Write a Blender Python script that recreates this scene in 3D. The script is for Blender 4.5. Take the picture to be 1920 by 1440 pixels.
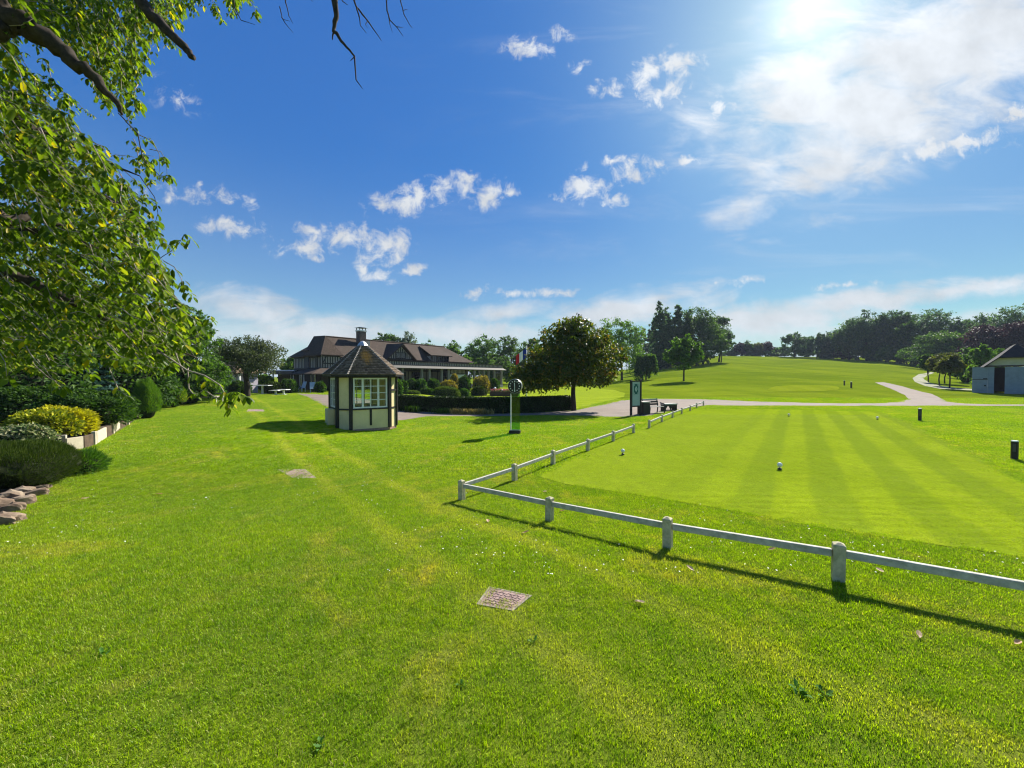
import bpy, bmesh, math, random
import numpy as np
from mathutils import Vector, Matrix, Euler
from mathutils.geometry import delaunay_2d_cdt

for o in list(bpy.data.objects): bpy.data.objects.remove(o)
SC = bpy.context.scene
COL = SC.collection
R = math.radians
rng = np.random.default_rng(7)

# ------------------------------------------------------------------ camera
CAM_Z = 2.1
F = 721.0                      # focal length in pixels of a 1920 px wide picture
PITCH = math.atan(14 / F)      # camera looks very slightly down
cam_d = bpy.data.cameras.new('camera'); cam = bpy.data.objects.new('camera', cam_d); COL.objects.link(cam)
cam.location = (0, 0, CAM_Z); cam.rotation_euler = (math.pi / 2 - PITCH, 0, 0)
cam_d.sensor_width = 36; cam_d.lens = 36 * F / 1920; cam_d.clip_start = 0.05; cam_d.clip_end = 6000
SC.camera = cam

# ------------------------------------------------------------------ view
SC.view_settings.view_transform = 'Standard'
SC.view_settings.look = 'None'
SC.view_settings.gamma = 1
SC.view_settings.use_curve_mapping = False
SC.view_settings.exposure = 1.05
SC.render.engine = 'CYCLES'
cy = SC.cycles
cy.max_bounces = 7; cy.diffuse_bounces = 3; cy.glossy_bounces = 3; cy.transmission_bounces = 5; cy.transparent_max_bounces = 10
cy.caustics_reflective = False; cy.caustics_refractive = False
cy.use_denoising = True
cy.filter_width = 1.15
cy.sample_clamp_indirect = 6

def ray(px, py):
    """direction of the picture point (1920 x 1440) in the world, with y = 1"""
    dx, dz = (px - 960) / F, (720 - py) / F
    c, s = math.cos(PITCH), math.sin(PITCH)
    y = c + s * dz; z = -s + c * dz
    return dx / y, z / y

def at(px, py, y):
    u, v = ray(px, py)
    return Vector((u * y, y, CAM_Z + v * y))

# ------------------------------------------------------------------ sun and sky
SUN_AZ, SUN_EL = 37.8, 37.5
sd = Vector((math.sin(R(SUN_AZ)) * math.cos(R(SUN_EL)), math.cos(R(SUN_AZ)) * math.cos(R(SUN_EL)), math.sin(R(SUN_EL))))
sun_l = bpy.data.lights.new('sun', 'SUN'); sun = bpy.data.objects.new('sun', sun_l); COL.objects.link(sun)
sun_l.energy = 5.0; sun_l.angle = R(0.53); sun_l.color = (1.0, 0.95, 0.86)
sun.rotation_euler = sd.to_track_quat('Z', 'Y').to_euler()
sun.location = (20, 30, 40)

class NT:
    """short-hand for building node trees"""
    def __init__(s, tree): s.t = tree
    def n(s, kind, **kw):
        nd = s.t.nodes.new(kind)
        for k, v in kw.items(): setattr(nd, k, v)
        return nd
    def l(s, a, b): s.t.links.new(a, b)
    def put(s, sock, v):
        if v is None: return
        if hasattr(v, 'is_output'): s.l(v, sock)
        else: sock.default_value = v
    def math(s, op, a, b=None, c=None, clamp=False):
        nd = s.n('ShaderNodeMath', operation=op); nd.use_clamp = clamp
        s.put(nd.inputs[0], a); s.put(nd.inputs[1], b); s.put(nd.inputs[2], c)
        return nd.outputs[0]
    def vmath(s, op, a, b=None, out=0):
        nd = s.n('ShaderNodeVectorMath', operation=op)
        s.put(nd.inputs[0], a); s.put(nd.inputs[1], b)
        return nd.outputs[out]
    def noise(s, vec, scale, detail=3, rough=.55, dist=0, out=0, dims='3D'):
        nd = s.n('ShaderNodeTexNoise', noise_dimensions=dims)
        if vec is not None: s.l(vec, nd.inputs['Vector'])
        nd.inputs['Scale'].default_value = scale; nd.inputs['Detail'].default_value = detail
        nd.inputs['Roughness'].default_value = rough; nd.inputs['Distortion'].default_value = dist
        return nd.outputs[out]
    def smooth(s, x, a, b, lo=0, hi=1):
        nd = s.n('ShaderNodeMapRange', interpolation_type='SMOOTHSTEP')
        s.put(nd.inputs[0], x); s.put(nd.inputs[1], a); s.put(nd.inputs[2], b); s.put(nd.inputs[3], lo); s.put(nd.inputs[4], hi)
        return nd.outputs[0]
    def lin(s, x, a, b, lo=0, hi=1):
        nd = s.n('ShaderNodeMapRange'); nd.clamp = True
        s.put(nd.inputs[0], x); s.put(nd.inputs[1], a); s.put(nd.inputs[2], b); s.put(nd.inputs[3], lo); s.put(nd.inputs[4], hi)
        return nd.outputs[0]
    def mix(s, f, a, b, mode='MIX'):
        nd = s.n('ShaderNodeMix', data_type='RGBA', blend_type=mode); nd.clamp_factor = True
        s.put(nd.inputs[0], f)
        for k, v in ((6, a), (7, b)):
            if isinstance(v, (tuple, list)): v = tuple(v) + ((1,) if len(v) == 3 else ())
            s.put(nd.inputs[k], v)
        return nd.outputs[2]
    def ramp(s, x, stops):
        nd = s.n('ShaderNodeValToRGB'); e = nd.color_ramp.elements
        while len(e) < len(stops): e.new(.5)
        for i, (p, c) in enumerate(stops): e[i].position = p; e[i].color = tuple(c) + (1,)
        s.put(nd.inputs[0], x); return nd.outputs[0]

world = bpy.data.worlds.new('World'); SC.world = world; world.use_nodes = True
wt = world.node_tree; wt.nodes.clear(); W = NT(wt)
SKY_STRENGTH = 0.066
def build_sky():
    sky = W.n('ShaderNodeTexSky', sky_type='NISHITA')
    sky.sun_disc = False; sky.sun_elevation = R(SUN_EL); sky.sun_rotation = R(SUN_AZ)
    sky.altitude = 0; sky.air_density = 1.0; sky.dust_density = 0.35; sky.ozone_density = 1.6
    # the deep, even blue of the phone picture: same sky, richer colour, flatter from side to side
    s3 = W.n('ShaderNodeSeparateColor'); W.l(sky.outputs[0], s3.inputs[0]); cr, cg, cb = s3.outputs
    mx = W.math('MAXIMUM', W.math('MAXIMUM', cr, cg), W.math('MAXIMUM', cb, .001))
    val = W.math('MULTIPLY', W.math('POWER', mx, .36), 2.55)
    c3 = W.n('ShaderNodeCombineColor')
    for k, ch in enumerate((cr, cg, cb)): W.l(W.math('MULTIPLY', W.math('POWER', W.math('DIVIDE', ch, mx), 2.2), val), c3.inputs[k])
    col = W.mix(1.0, c3.outputs[0], (.72, 1.10, 1.0), 'MULTIPLY')
    tc = W.n('ShaderNodeTexCoord').outputs['Generated']
    sep = W.n('ShaderNodeSeparateXYZ'); W.l(tc, sep.inputs[0])
    x, y, z = sep.outputs
    ys = W.math('MAXIMUM', y, 0.02)
    u = W.math('DIVIDE', x, ys); v = W.math('DIVIDE', z, ys)
    cmb = W.n('ShaderNodeCombineXYZ'); W.l(u, cmb.inputs[0]); W.l(v, cmb.inputs[1]); uv = cmb.outputs[0]
    # warp so that cloud edges fray
    wn = W.noise(uv, 9, 4, .6, out=1)
    wv = W.vmath('SCALE', W.vmath('SUBTRACT', wn, (.5, .5, .5))); wv.node.inputs['Scale'].default_value = 0.05
    uvw = W.vmath('ADD', uv, wv)
    def blobs(lst, vec, grow=1.0):
        acc = None
        for (px, py, hw, hh, rot, st) in lst:
            cu, cv = ray(px, py)
            mp = W.n('ShaderNodeMapping', vector_type='TEXTURE')
            mp.inputs['Location'].default_value = (cu, cv, 0)
            mp.inputs['Rotation'].default_value = (0, 0, R(rot))
            mp.inputs['Scale'].default_value = (hw * grow / F, hh * grow / F, 1)
            W.l(vec, mp.inputs[0])
            g = W.n('ShaderNodeTexGradient', gradient_type='SPHERICAL'); W.l(mp.outputs[0], g.inputs[0])
            m = W.math('MULTIPLY', g.outputs['Fac'], st)
            acc = m if acc is None else W.math('MAXIMUM', acc, m)
        return acc
    cumulus = [(770,374,100,36,10,1),(728,386,60,24,-5,1),(820,352,50,30,25,1),(868,345,45,30,-20,1),(918,365,50,34,15,1),(955,366,34,12,5,.9),
        (990,90,55,32,-10,1),(1053,68,30,24,10,.8),(1085,125,34,20,0,.5),(1270,118,70,34,14,1.0),(1218,132,50,34,30,.95),(1240,178,56,34,20,1),(1145,163,50,20,8,.9),
        (1348,205,46,30,20,.8),(1150,300,30,14,0,.9),(1190,322,58,28,0,1),(1238,306,36,18,10,.8),(1290,302,40,12,8,1),
        (1095,352,64,34,20,1),(1147,369,42,18,0,.9),(1092,314,24,15,0,.8),(1032,366,30,14,0,.7),
        (575,462,80,26,0,.9),(640,440,95,30,-4,1),(725,466,68,38,22,1),(595,430,50,12,-18,.9),(590,482,36,12,0,.8),
        (437,425,80,24,-3,.95),(360,362,110,26,-4,.75),(440,376,64,18,-16,.7),
        (712,514,46,18,0,.95),(772,504,42,14,3,1),(678,505,22,14,0,.8),(890,550,34,16,15,.95),(1000,549,110,11,3,.9),
        (345,187,76,34,-12,.42),(300,160,44,30,0,.35),(1780,272,150,34,8,1),(1905,215,70,24,8,1),(1385,524,70,12,3,.8),(1585,537,80,12,5,.8)]
    veil = [(1660,200,400,180,27,1.35),(1760,110,420,210,20,1.35),(1500,170,190,130,20,1.25),(1880,60,320,200,10,1.2),
        (1560,310,360,80,25,1.0),(1420,378,170,42,22,.85),(1330,230,150,110,30,.5),(1520,420,160,50,15,.35),(1520,60,170,110,0,.45),
        (460,585,190,62,-10,1.0),(600,625,420,52,-2,1.15),(900,625,380,46,0,1.0),(935,588,150,30,5,1.1),(1150,590,330,52,9,1.1),(1240,560,170,30,14,1.0),
        (1440,598,330,48,4,1.2),(1600,565,340,34,7,1.1),(1830,542,280,28,8,1.1),(1640,610,300,36,2,.9),(1780,600,250,36,4,.5),(330,640,300,60,0,.9)]
    n1 = W.noise(uv, 22, 7, .66, .4)
    mC = blobs(cumulus, uvw, 1.25)
    dC = W.math('ADD', W.math('MULTIPLY', mC, 1.25), W.math('MULTIPLY', W.math('SUBTRACT', n1, .5), 3.6))
    dC = W.math('MULTIPLY', W.smooth(dC, .30, 1.40), W.smooth(mC, .05, .28))
    # veils, streaked along the wind
    mp = W.n('ShaderNodeMapping'); mp.inputs['Rotation'].default_value = (0, 0, R(-24)); mp.inputs['Scale'].default_value = (1, 2.6, 1); W.l(uv, mp.inputs[0])
    n2 = W.noise(mp.outputs[0], 5, 7, .62, .5)
    mV = blobs(veil, uvw)
    dV = W.math('ADD', W.math('MULTIPLY', mV, 1.35), W.math('MULTIPLY', W.math('SUBTRACT', n2, .5), 2.7))
    dV = W.math('MULTIPLY', W.smooth(dV, .1, 1.45), W.smooth(mV, .0, .25))
    dV = W.math('MULTIPLY', dV, .93)
    # faint high streaks all over
    mp3 = W.n('ShaderNodeMapping'); mp3.inputs['Rotation'].default_value = (0, 0, R(-28)); mp3.inputs['Scale'].default_value = (1, 5, 1); W.l(uv, mp3.inputs[0])
    st = W.smooth(W.noise(mp3.outputs[0], 1.6, 7, .62, .6), .50, .80, 0, .34)
    dV = W.math('MAXIMUM', dV, W.math('MULTIPLY', st, W.smooth(u, -.5, .5)))
    front = W.smooth(y, .05, .2)
    d1 = W.math('MULTIPLY', W.math('MAXIMUM', dC, dV), front)
    # the rest of the sky carries the same kind of scattered cloud
    zs = W.math('MAXIMUM', z, .06)
    c2 = W.n('ShaderNodeCombineXYZ'); W.l(W.math('DIVIDE', x, zs), c2.inputs[0]); W.l(W.math('DIVIDE', y, zs), c2.inputs[1])
    n3 = W.noise(c2.outputs[0], .9, 6, .6, .3)
    d2 = W.math('MULTIPLY', W.math('MULTIPLY', W.smooth(n3, .56, .74), W.smooth(y, .2, .0)), .9)
    dens = W.math('MAXIMUM', d1, d2)
    shade = W.noise(uvw, 7, 4, .6)
    dotn = W.vmath('DOT_PRODUCT', tc, tuple(sd), out=1)
    near = W.math('POWER', W.math('MAXIMUM', dotn, 0), 6)
    br = W.math('ADD', W.lin(shade, .3, .7, 4.7, 6.5), W.math('MULTIPLY', near, .9))
    ccol = W.vmath('SCALE', (.90, .945, 1.0)); W.l(br, ccol.node.inputs['Scale'])
    haze = W.math('MULTIPLY', W.math('ADD', W.math('MULTIPLY', W.smooth(z, .14, .0), .55), W.math('MULTIPLY', W.smooth(z, .5, .0), .30)), 1.0)
    col = W.mix(haze, col, (4.1, 4.75, 5.6))
    fin = W.mix(dens, col, ccol)
    # aureole round the sun
    g1 = W.math('MULTIPLY', W.math('POWER', W.math('MAXIMUM', dotn, 0), 420), 3.5)
    g2 = W.math('MULTIPLY', W.math('POWER', W.math('MAXIMUM', dotn, 0), 26), 1.0)
    g = W.vmath('SCALE', (1, .985, .95)); W.l(W.math('ADD', g1, g2), g.node.inputs['Scale'])
    fin = W.vmath('ADD', fin, g)
    bg = W.n('ShaderNodeBackground'); W.l(fin, bg.inputs[0]); bg.inputs[1].default_value = SKY_STRENGTH
    out = W.n('ShaderNodeOutputWorld'); W.l(bg.outputs[0], out.inputs[0])
build_sky()
world.cycles.sampling_method = 'MANUAL'; world.cycles.sample_map_resolution = 512

# ------------------------------------------------------------------ terrain
def S(a, b, x):
    t = np.clip((np.asarray(x, float) - a) / (b - a), 0, 1)
    return t * t * (3 - 2 * t)
GU = [-.3, -.05, .05, .15, .25, .33, .40, .53, .65, .97, 1.07, 1.2, 1.4, 2.2]
GV = [0, .02, .06, .2, .36, .55, .77, 1.03, 1.0, .98, .80, .66, .55, .4]
def T(x, y):
    x = np.asarray(x, float); y = np.asarray(y, float)
    z = -0.30 * S(3.6, 8.0, y)
    z = z + 0.40 * S(-5.2, -10.5, x) * S(3, 8, y) * S(90, 60, y)
    z = z - 0.15 * np.exp(-((x + 6.6) ** 2 + (y - 17.8) ** 2) / 14.0)
    z = z + 0.28 * S(-7, -15, x) * S(20, 40, y)
    z = z + 0.55 * S(38, 60, y) * S(4, -4, x)
    yy = np.maximum(y, 1)
    g = np.interp(x / yy, GU, GV)
    t = np.clip((y - 34) / 170, 0, None)
    h = np.where(t < 1, t ** 1.25, 1 - 0.05 * (t - 1))
    z = z + 13.0 * g * np.clip(h, -.3, 1.2)
    z = z + 0.02 * np.sin(x * .9 + 1.3) * np.sin(y * .7) * S(3, 6, y)
    return z
def tz(x, y): return float(T(x, y))
def gp(px, py, dmin=1.2, dmax=420):
    """where the line of sight through a picture point meets the ground"""
    u, v = ray(px, py)
    ys = np.concatenate([np.arange(dmin, 60, .02), np.arange(60, dmax, .1)])
    h = CAM_Z + v * ys - T(u * ys, ys)
    k = np.nonzero(h < 0)[0]
    if len(k) == 0: raise ValueError('no ground at %r' % ((px, py),))
    y = ys[k[0]]
    return Vector((u * y, y, tz(u * y, y)))
def pz(z, py_unused=None): return z

# ------------------------------------------------------------------ mesh helpers
class MB:
    def __init__(s): s.v = []; s.f = []; s.n = 0
    def add(s, verts, faces):
        k = s.n; s.v.extend([tuple(p) for p in verts]); s.f.extend([tuple(i + k for i in f) for f in faces]); s.n += len(verts); return s
    def hexa(s, p):   # 4 bottom, 4 top (same winding, seen from above counter-clockwise)
        return s.add(p, [(3, 2, 1, 0), (4, 5, 6, 7), (0, 1, 5, 4), (1, 2, 6, 5), (2, 3, 7, 6), (3, 0, 4, 7)])
    def box(s, c, d, rz=0, rot=None):
        hx, hy, hz = d[0] / 2, d[1] / 2, d[2] / 2
        pts = [Vector(q) for q in ((-hx, -hy, -hz), (hx, -hy, -hz), (hx, hy, -hz), (-hx, hy, -hz), (-hx, -hy, hz), (hx, -hy, hz), (hx, hy, hz), (-hx, hy, hz))]
        M = rot if rot is not None else Matrix.Rotation(rz, 3, 'Z')
        return s.hexa([M @ q + Vector(c) for q in pts])
    def b(s, x0, x1, y0, y1, z0, z1): return s.box(((x0 + x1) / 2, (y0 + y1) / 2, (z0 + z1) / 2), (x1 - x0, y1 - y0, z1 - z0))
    def bar(s, a, c, w, h, up=Vector((0, 0, 1))):
        a = Vector(a); c = Vector(c); d = (c - a); L = d.length; d.normalize()
        r = d.cross(up); r.normalize(); q = r.cross(d)
        M = Matrix((d, -r, q)).transposed()
        return s.box((a + c) / 2, (L, w, h), rot=M)
    def prism(s, poly, z0, z1):
        n = len(poly)
        vs = [(p[0], p[1], z0) for p in poly] + [(p[0], p[1], z1) for p in poly]
        fs = [tuple(range(n))[::-1], tuple(range(n, 2 * n))] + [(i, (i + 1) % n, n + (i + 1) % n, n + i) for i in range(n)]
        return s.add(vs, fs)
    def tube(s, pts, rad, k=8, cap=True, jit=0):
        pts = [Vector(p) for p in pts]; n = len(pts); base = s.n; vs = []
        prev = None
        for i, p in enumerate(pts):
            d = (pts[min(i + 1, n - 1)] - pts[max(i - 1, 0)]); d.normalize()
            ref = Vector((0, 0, 1)) if abs(d.z) < .9 else Vector((1, 0, 0))
            r = d.cross(ref) if prev is None else prev - d * prev.dot(d)
            r.normalize(); prev = r; q = d.cross(r)
            rr = rad[i] if hasattr(rad, '__len__') else rad
            for j in range(k):
                a = 2 * math.pi * j / k
                jj = 1 + (jit * (random.random() - .5) if jit else 0)
                vs.append(p + (r * math.cos(a) + q * math.sin(a)) * rr * jj)
        fs = [(i * k + j, i * k + (j + 1) % k, (i + 1) * k + (j + 1) % k, (i + 1) * k + j) for i in range(n - 1) for j in range(k)]
        if cap: fs += [tuple(range(k))[::-1], tuple(range((n - 1) * k, n * k))]
        return s.add(vs, fs)
    def lathe(s, prof, k=16, c=(0, 0, 0)):
        vs = []; fs = []
        for (r, z) in prof:
            for j in range(k):
                a = 2 * math.pi * j / k; vs.append((c[0] + r * math.cos(a), c[1] + r * math.sin(a), c[2] + z))
        for i in range(len(prof) - 1):
            for j in range(k): fs.append((i * k + j, i * k + (j + 1) % k, (i + 1) * k + (j + 1) % k, (i + 1) * k + j))
        fs += [tuple(range(k))[::-1], tuple(range((len(prof) - 1) * k, len(prof) * k))]
        return s.add(vs, fs)
    def mesh(s, name, mat=None, smooth=False, bevel=0):
        me = bpy.data.meshes.new(name); me.from_pydata(s.v, [], s.f); me.update()
        if mat: me.materials.append(mat)
        if smooth: me.polygons.foreach_set('use_smooth', [True] * len(me.polygons))
        return me

def link(name, me, parent=None, loc=None, rot=None):
    o = bpy.data.objects.new(name, me); COL.objects.link(o)
    if parent is not None: o.parent = parent
    if loc is not None: o.location = loc
    if rot is not None: o.rotation_euler = rot
    return o
def part(name, mb, mat, parent, smooth=False, bevel=0, label=None, loc=None):
    o = link(name, mb.mesh(name, mat, smooth), parent, loc)
    if bevel: bev(o, bevel)
    if label: o['label'] = label
    return o
def bev(o, w, seg=2):
    m = o.modifiers.new('edge', 'BEVEL'); m.width = w; m.segments = seg; m.limit_method = 'ANGLE'; m.angle_limit = R(35)
    return o
def tag(o, label=None, cat=None, group=None, kind=None):
    if label: o['label'] = label
    if cat: o['category'] = cat
    if group: o['group'] = group
    if kind: o['kind'] = kind
    return o
def thing(name, label, cat, loc=(0, 0, 0), rz=0, group=None):
    o = bpy.data.objects.new(name, None); COL.objects.link(o); o.location = loc; o.rotation_euler = (0, 0, rz)
    return tag(o, label, cat, group)
def copy_tree(o, loc=None, rz=None, scale=None, parent=None, label=None):
    c = o.copy(); COL.objects.link(c)
    if parent is not None: c.parent = parent
    for ch in o.children: copy_tree(ch, parent=c)
    if loc is not None: c.location = loc
    if rz is not None: c.rotation_euler = (0, 0, rz)
    if scale is not None: c.scale = scale if hasattr(scale, '__len__') else (scale,) * 3
    if label: c['label'] = label
    return c

def bulk(name, V, Fc, mat, tint=None, smooth=False):
    """mesh from numpy arrays; Fc is (n, 3) or (n, 4)"""
    me = bpy.data.meshes.new(name); n = len(V); m, k = Fc.shape
    me.vertices.add(n); me.vertices.foreach_set('co', np.ascontiguousarray(V, np.float32).ravel())
    me.loops.add(m * k); me.loops.foreach_set('vertex_index', np.ascontiguousarray(Fc, np.int32).ravel())
    me.polygons.add(m); me.polygons.foreach_set('loop_start', np.arange(0, m * k, k, dtype=np.int32))
    if smooth: me.polygons.foreach_set('use_smooth', np.ones(m, bool))
    if tint is not None:
        a = me.attributes.new('tint', 'FLOAT', 'FACE'); a.data.foreach_set('value', np.ascontiguousarray(tint, np.float32))
    me.update(calc_edges=True); me.validate()
    if mat: me.materials.append(mat)
    return me

def unit(a): return a / np.maximum(np.linalg.norm(a, axis=-1, keepdims=True), 1e-9)
def rdirs(r, n): return unit(r.normal(size=(n, 3)))

# leaf templates: (along, across, out of the leaf plane), unit length
LEAF_DIAMOND = (np.array([(0, 0, 0), (.5, .32, .06), (1, 0, -.05), (.5, -.32, .06)]), np.array([(0, 1, 2), (0, 2, 3)]))
LEAF_OVAL = (np.array([(0, 0, 0), (.28, .2, .05), (.7, .2, .04), (1, 0, -.12), (.7, -.2, .04), (.28, -.2, .05), (.5, 0, -.03)]),
             np.array([(0, 1, 6), (1, 2, 6), (2, 3, 6), (3, 4, 6), (4, 5, 6), (5, 0, 6)]))
LEAF_NEEDLE = (np.array([(0, .08, 0), (0, -.08, 0), (1, 0, 0)]), np.array([(0, 1, 2)]))
def leaves(pts, along, normal, size, tmpl, tint):
    """arrays of leaf placements -> V, F, per-face tint"""
    tv, tf = tmpl; n = len(pts)
    a = unit(along); b = unit(np.cross(normal, a)); c = np.cross(a, b)
    s = np.asarray(size).reshape(-1, 1, 1) * np.ones((n, 1, 1))
    V = pts[:, None, :] + s * (tv[None, :, 0:1] * a[:, None] + tv[None, :, 1:2] * b[:, None] + tv[None, :, 2:3] * c[:, None])
    Fc = tf[None] + (np.arange(n) * len(tv))[:, None, None]
    return V.reshape(-1, 3), Fc.reshape(-1, 3), np.repeat(tint, len(tf))
# ------------------------------------------------------------------ materials
def newmat(name):
    m = bpy.data.materials.new(name); m.use_nodes = True
    t = m.node_tree; t.nodes.clear(); N = NT(t)
    out = N.n('ShaderNodeOutputMaterial')
    return m, N, out
def bump(N, h, strength, dist):
    b = N.n('ShaderNodeBump'); b.inputs['Strength'].default_value = strength; b.inputs['Distance'].default_value = dist
    N.l(h, b.inputs['Height']); return b.outputs[0]
def principled(N, out, col, rough=.6, spec=.3, metal=0, normal=None):
    p = N.n('ShaderNodeBsdfPrincipled')
    N.put(p.inputs['Base Color'], col if hasattr(col, 'is_output') else tuple(col) + (1,))
    N.put(p.inputs['Roughness'], rough); N.put(p.inputs['Specular IOR Level'], spec); N.put(p.inputs['Metallic'], metal)
    if normal is not None: N.l(normal, p.inputs['Normal'])
    if out is not None: N.l(p.outputs[0], out.inputs[0])
    return p
def wpos(N): return N.n('ShaderNodeNewGeometry').outputs['Position']
def opos(N): return N.n('ShaderNodeTexCoord').outputs['Object']

def plain(name, col, rough=.6, spec=.3, metal=0, var=.25, scale=4, bumps=0, bscale=40, dirt=None, dirt_scale=1.5, dirt_amt=.5, obj=False):
    m, N, out = newmat(name)
    p = opos(N) if obj else wpos(N)
    n1 = N.noise(p, scale, 5, .6)
    c = N.mix(N.lin(n1, .3, .7), tuple(x * (1 - var) for x in col), tuple(min(1, x * (1 + var)) for x in col))
    if dirt:
        n2 = N.noise(p, dirt_scale, 6, .65, .4)
        c = N.mix(N.lin(n2, .48, .72, 0, dirt_amt), c, dirt)
    nm = None
    if bumps: nm = bump(N, N.noise(p, bscale, 5, .6), bumps, .01)
    principled(N, out, c, rough, spec, metal, nm)
    return m

def leaf_mat(name, c0, c1, c2=None, transl=.4, tcol=None, rough=.55, spec=.10, yellow=None, yl=.93):
    """a leaf: reflects, lets light through; colour differs from leaf to leaf"""
    m, N, out = newmat(name)
    at_ = N.n('ShaderNodeAttribute', attribute_name='tint'); t = at_.outputs['Fac']
    stops = [(0, c0), (.55, c1), (.93 if c2 else 1, c2 or c1)]
    if yellow: stops = [(0, c0), (.55, c1), (yl - .05, c2 or c1), (yl, yellow)]
    c = N.ramp(t, stops)
    p = principled(N, None, c, rough, spec)
    tr = N.n('ShaderNodeBsdfTranslucent')
    tc = N.mix(1.0, c, tcol or (1.5, 1.7, .45), 'MULTIPLY'); N.l(tc, tr.inputs[0])
    mx = N.n('ShaderNodeMixShader'); mx.inputs[0].default_value = transl
    N.l(p.outputs[0], mx.inputs[1]); N.l(tr.outputs[0], mx.inputs[2]); N.l(mx.outputs[0], out.inputs[0])
    return m

def lawn_color(N, p):
    """patchy turf: broad drifts, clover and dry tufts, fine mottling"""
    n1 = N.noise(p, .22, 4, .6, .6); n2 = N.noise(p, 1.1, 5, .62, .5); n3 = N.noise(p, 6, 4, .65, .3)
    c = N.mix(N.lin(n1, .36, .64), (.150, .255, .003), (.240, .335, .006))
    c = N.mix(N.lin(n2, .36, .76, 0, .5), c, (.135, .245, .003))
    c = N.mix(N.lin(n2, .56, .3, 0, .0), c, (.2, .24, .03))
    n4 = N.noise(p, .75, 5, .6, 1.0)
    c = N.mix(N.lin(n4, .52, .80, 0, .9), c, (.42, .36, .085))
    c = N.mix(N.lin(n3, .46, .72, 0, .6), c, (.085, .18, .002))
    c = N.mix(N.lin(N.noise(p, 2.6, 5, .72, .6), .48, .72, 0, .75), c, (.085, .19, .006))
    # faint wheel tracks across the lawn
    a = gp(560, 822); b_ = gp(900, 1030); d = (b_ - a); d.z = 0; d.normalize()
    sp = N.n('ShaderNodeSeparateXYZ'); N.l(p, sp.inputs[0])
    s = N.math('ADD', N.math('MULTIPLY', N.math('SUBTRACT', sp.outputs[0], a.x), d.y), N.math('MULTIPLY', N.math('SUBTRACT', sp.outputs[1], a.y), -d.x))
    s = N.math('ADD', s, N.math('MULTIPLY', N.math('SUBTRACT', N.noise(p, .35, 2), .5), .8))
    tr = N.smooth(N.math('ABSOLUTE', N.math('SUBTRACT', N.math('ABSOLUTE', s), .62)), .28, .05, 0, .62)
    c = N.mix(N.math('MULTIPLY', tr, N.lin(n1, .3, .6)), c, (.33, .36, .05))
    return c
def grass_shader(N, out, c, transl, tk=(1.45, 1.55, .35), normal=None, rough=.55, spec=.22):
    if spec < .05:
        p = N.n('ShaderNodeBsdfDiffuse'); N.l(c, p.inputs[0])
        if normal is not None: N.l(normal, p.inputs['Normal'])
    else: p = principled(N, None, c, rough, spec, 0, normal)
    tr = N.n('ShaderNodeBsdfTranslucent'); N.l(N.mix(1.0, c, tk, 'MULTIPLY'), tr.inputs[0])
    mx = N.n('ShaderNodeMixShader'); mx.inputs[0].default_value = transl
    N.l(p.outputs[0], mx.inputs[1]); N.l(tr.outputs[0], mx.inputs[2]); N.l(mx.outputs[0], out.inputs[0])

def mat_ground():
    m, N, out = newmat('turf')
    p = wpos(N)
    near = lawn_color(N, p)
    # the fairway: long mowing bands and broad drifts
    mp = N.n('ShaderNodeMapping'); mp.inputs['Rotation'].default_value = (0, 0, R(55)); mp.inputs['Scale'].default_value = (1, .12, 1); N.l(p, mp.inputs[0])
    f1 = N.noise(mp.outputs[0], .16, 5, .6, .4); f2 = N.noise(p, .035, 5, .6, .5)
    mp2 = N.n('ShaderNodeMapping'); mp2.inputs['Scale'].default_value = (.12, 1, 1); N.l(p, mp2.inputs[0])
    f3 = N.noise(mp2.outputs[0], .42, 8, .72, .3)
    far = N.mix(N.lin(f1, .36, .64), (.138, .200, .010), (.205, .265, .014))
    far = N.mix(N.lin(f2, .42, .66, 0, .8), far, (.095, .150, .008))
    far = N.mix(N.lin(N.noise(mp2.outputs[0], .9, 6, .7), .48, .68, 0, .6), far, (.085, .125, .006))
    far = N.mix(N.lin(f3, .5, .70, 0, .8), far, (.245, .275, .018))
    sp = N.n('ShaderNodeSeparateXYZ'); N.l(p, sp.inputs[0])
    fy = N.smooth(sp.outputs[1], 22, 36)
    thatch_shade = N.mix(N.noise(p, 40, 4, .7), (.075, .10, .012), (.14, .13, .04))
    near = N.mix(N.smooth(sp.outputs[1], 14, 6, 0, .55), near, thatch_shade)  # thatch brown also carries the shade between near blades, fading with distance
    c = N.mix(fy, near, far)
    h = N.noise(p, 55, 3, .7)
    h2 = N.noise(p, 9, 5, .7)
    hh = N.math('ADD', h, N.math('MULTIPLY', h2, 1.4))
    fine = N.lin(N.noise(p, 70, 3, .7), .3, .7, .55, 1.25)
    sc = N.vmath('SCALE', c); N.l(fine, sc.node.inputs['Scale'])
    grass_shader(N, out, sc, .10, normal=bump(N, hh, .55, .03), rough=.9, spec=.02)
    return m
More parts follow.
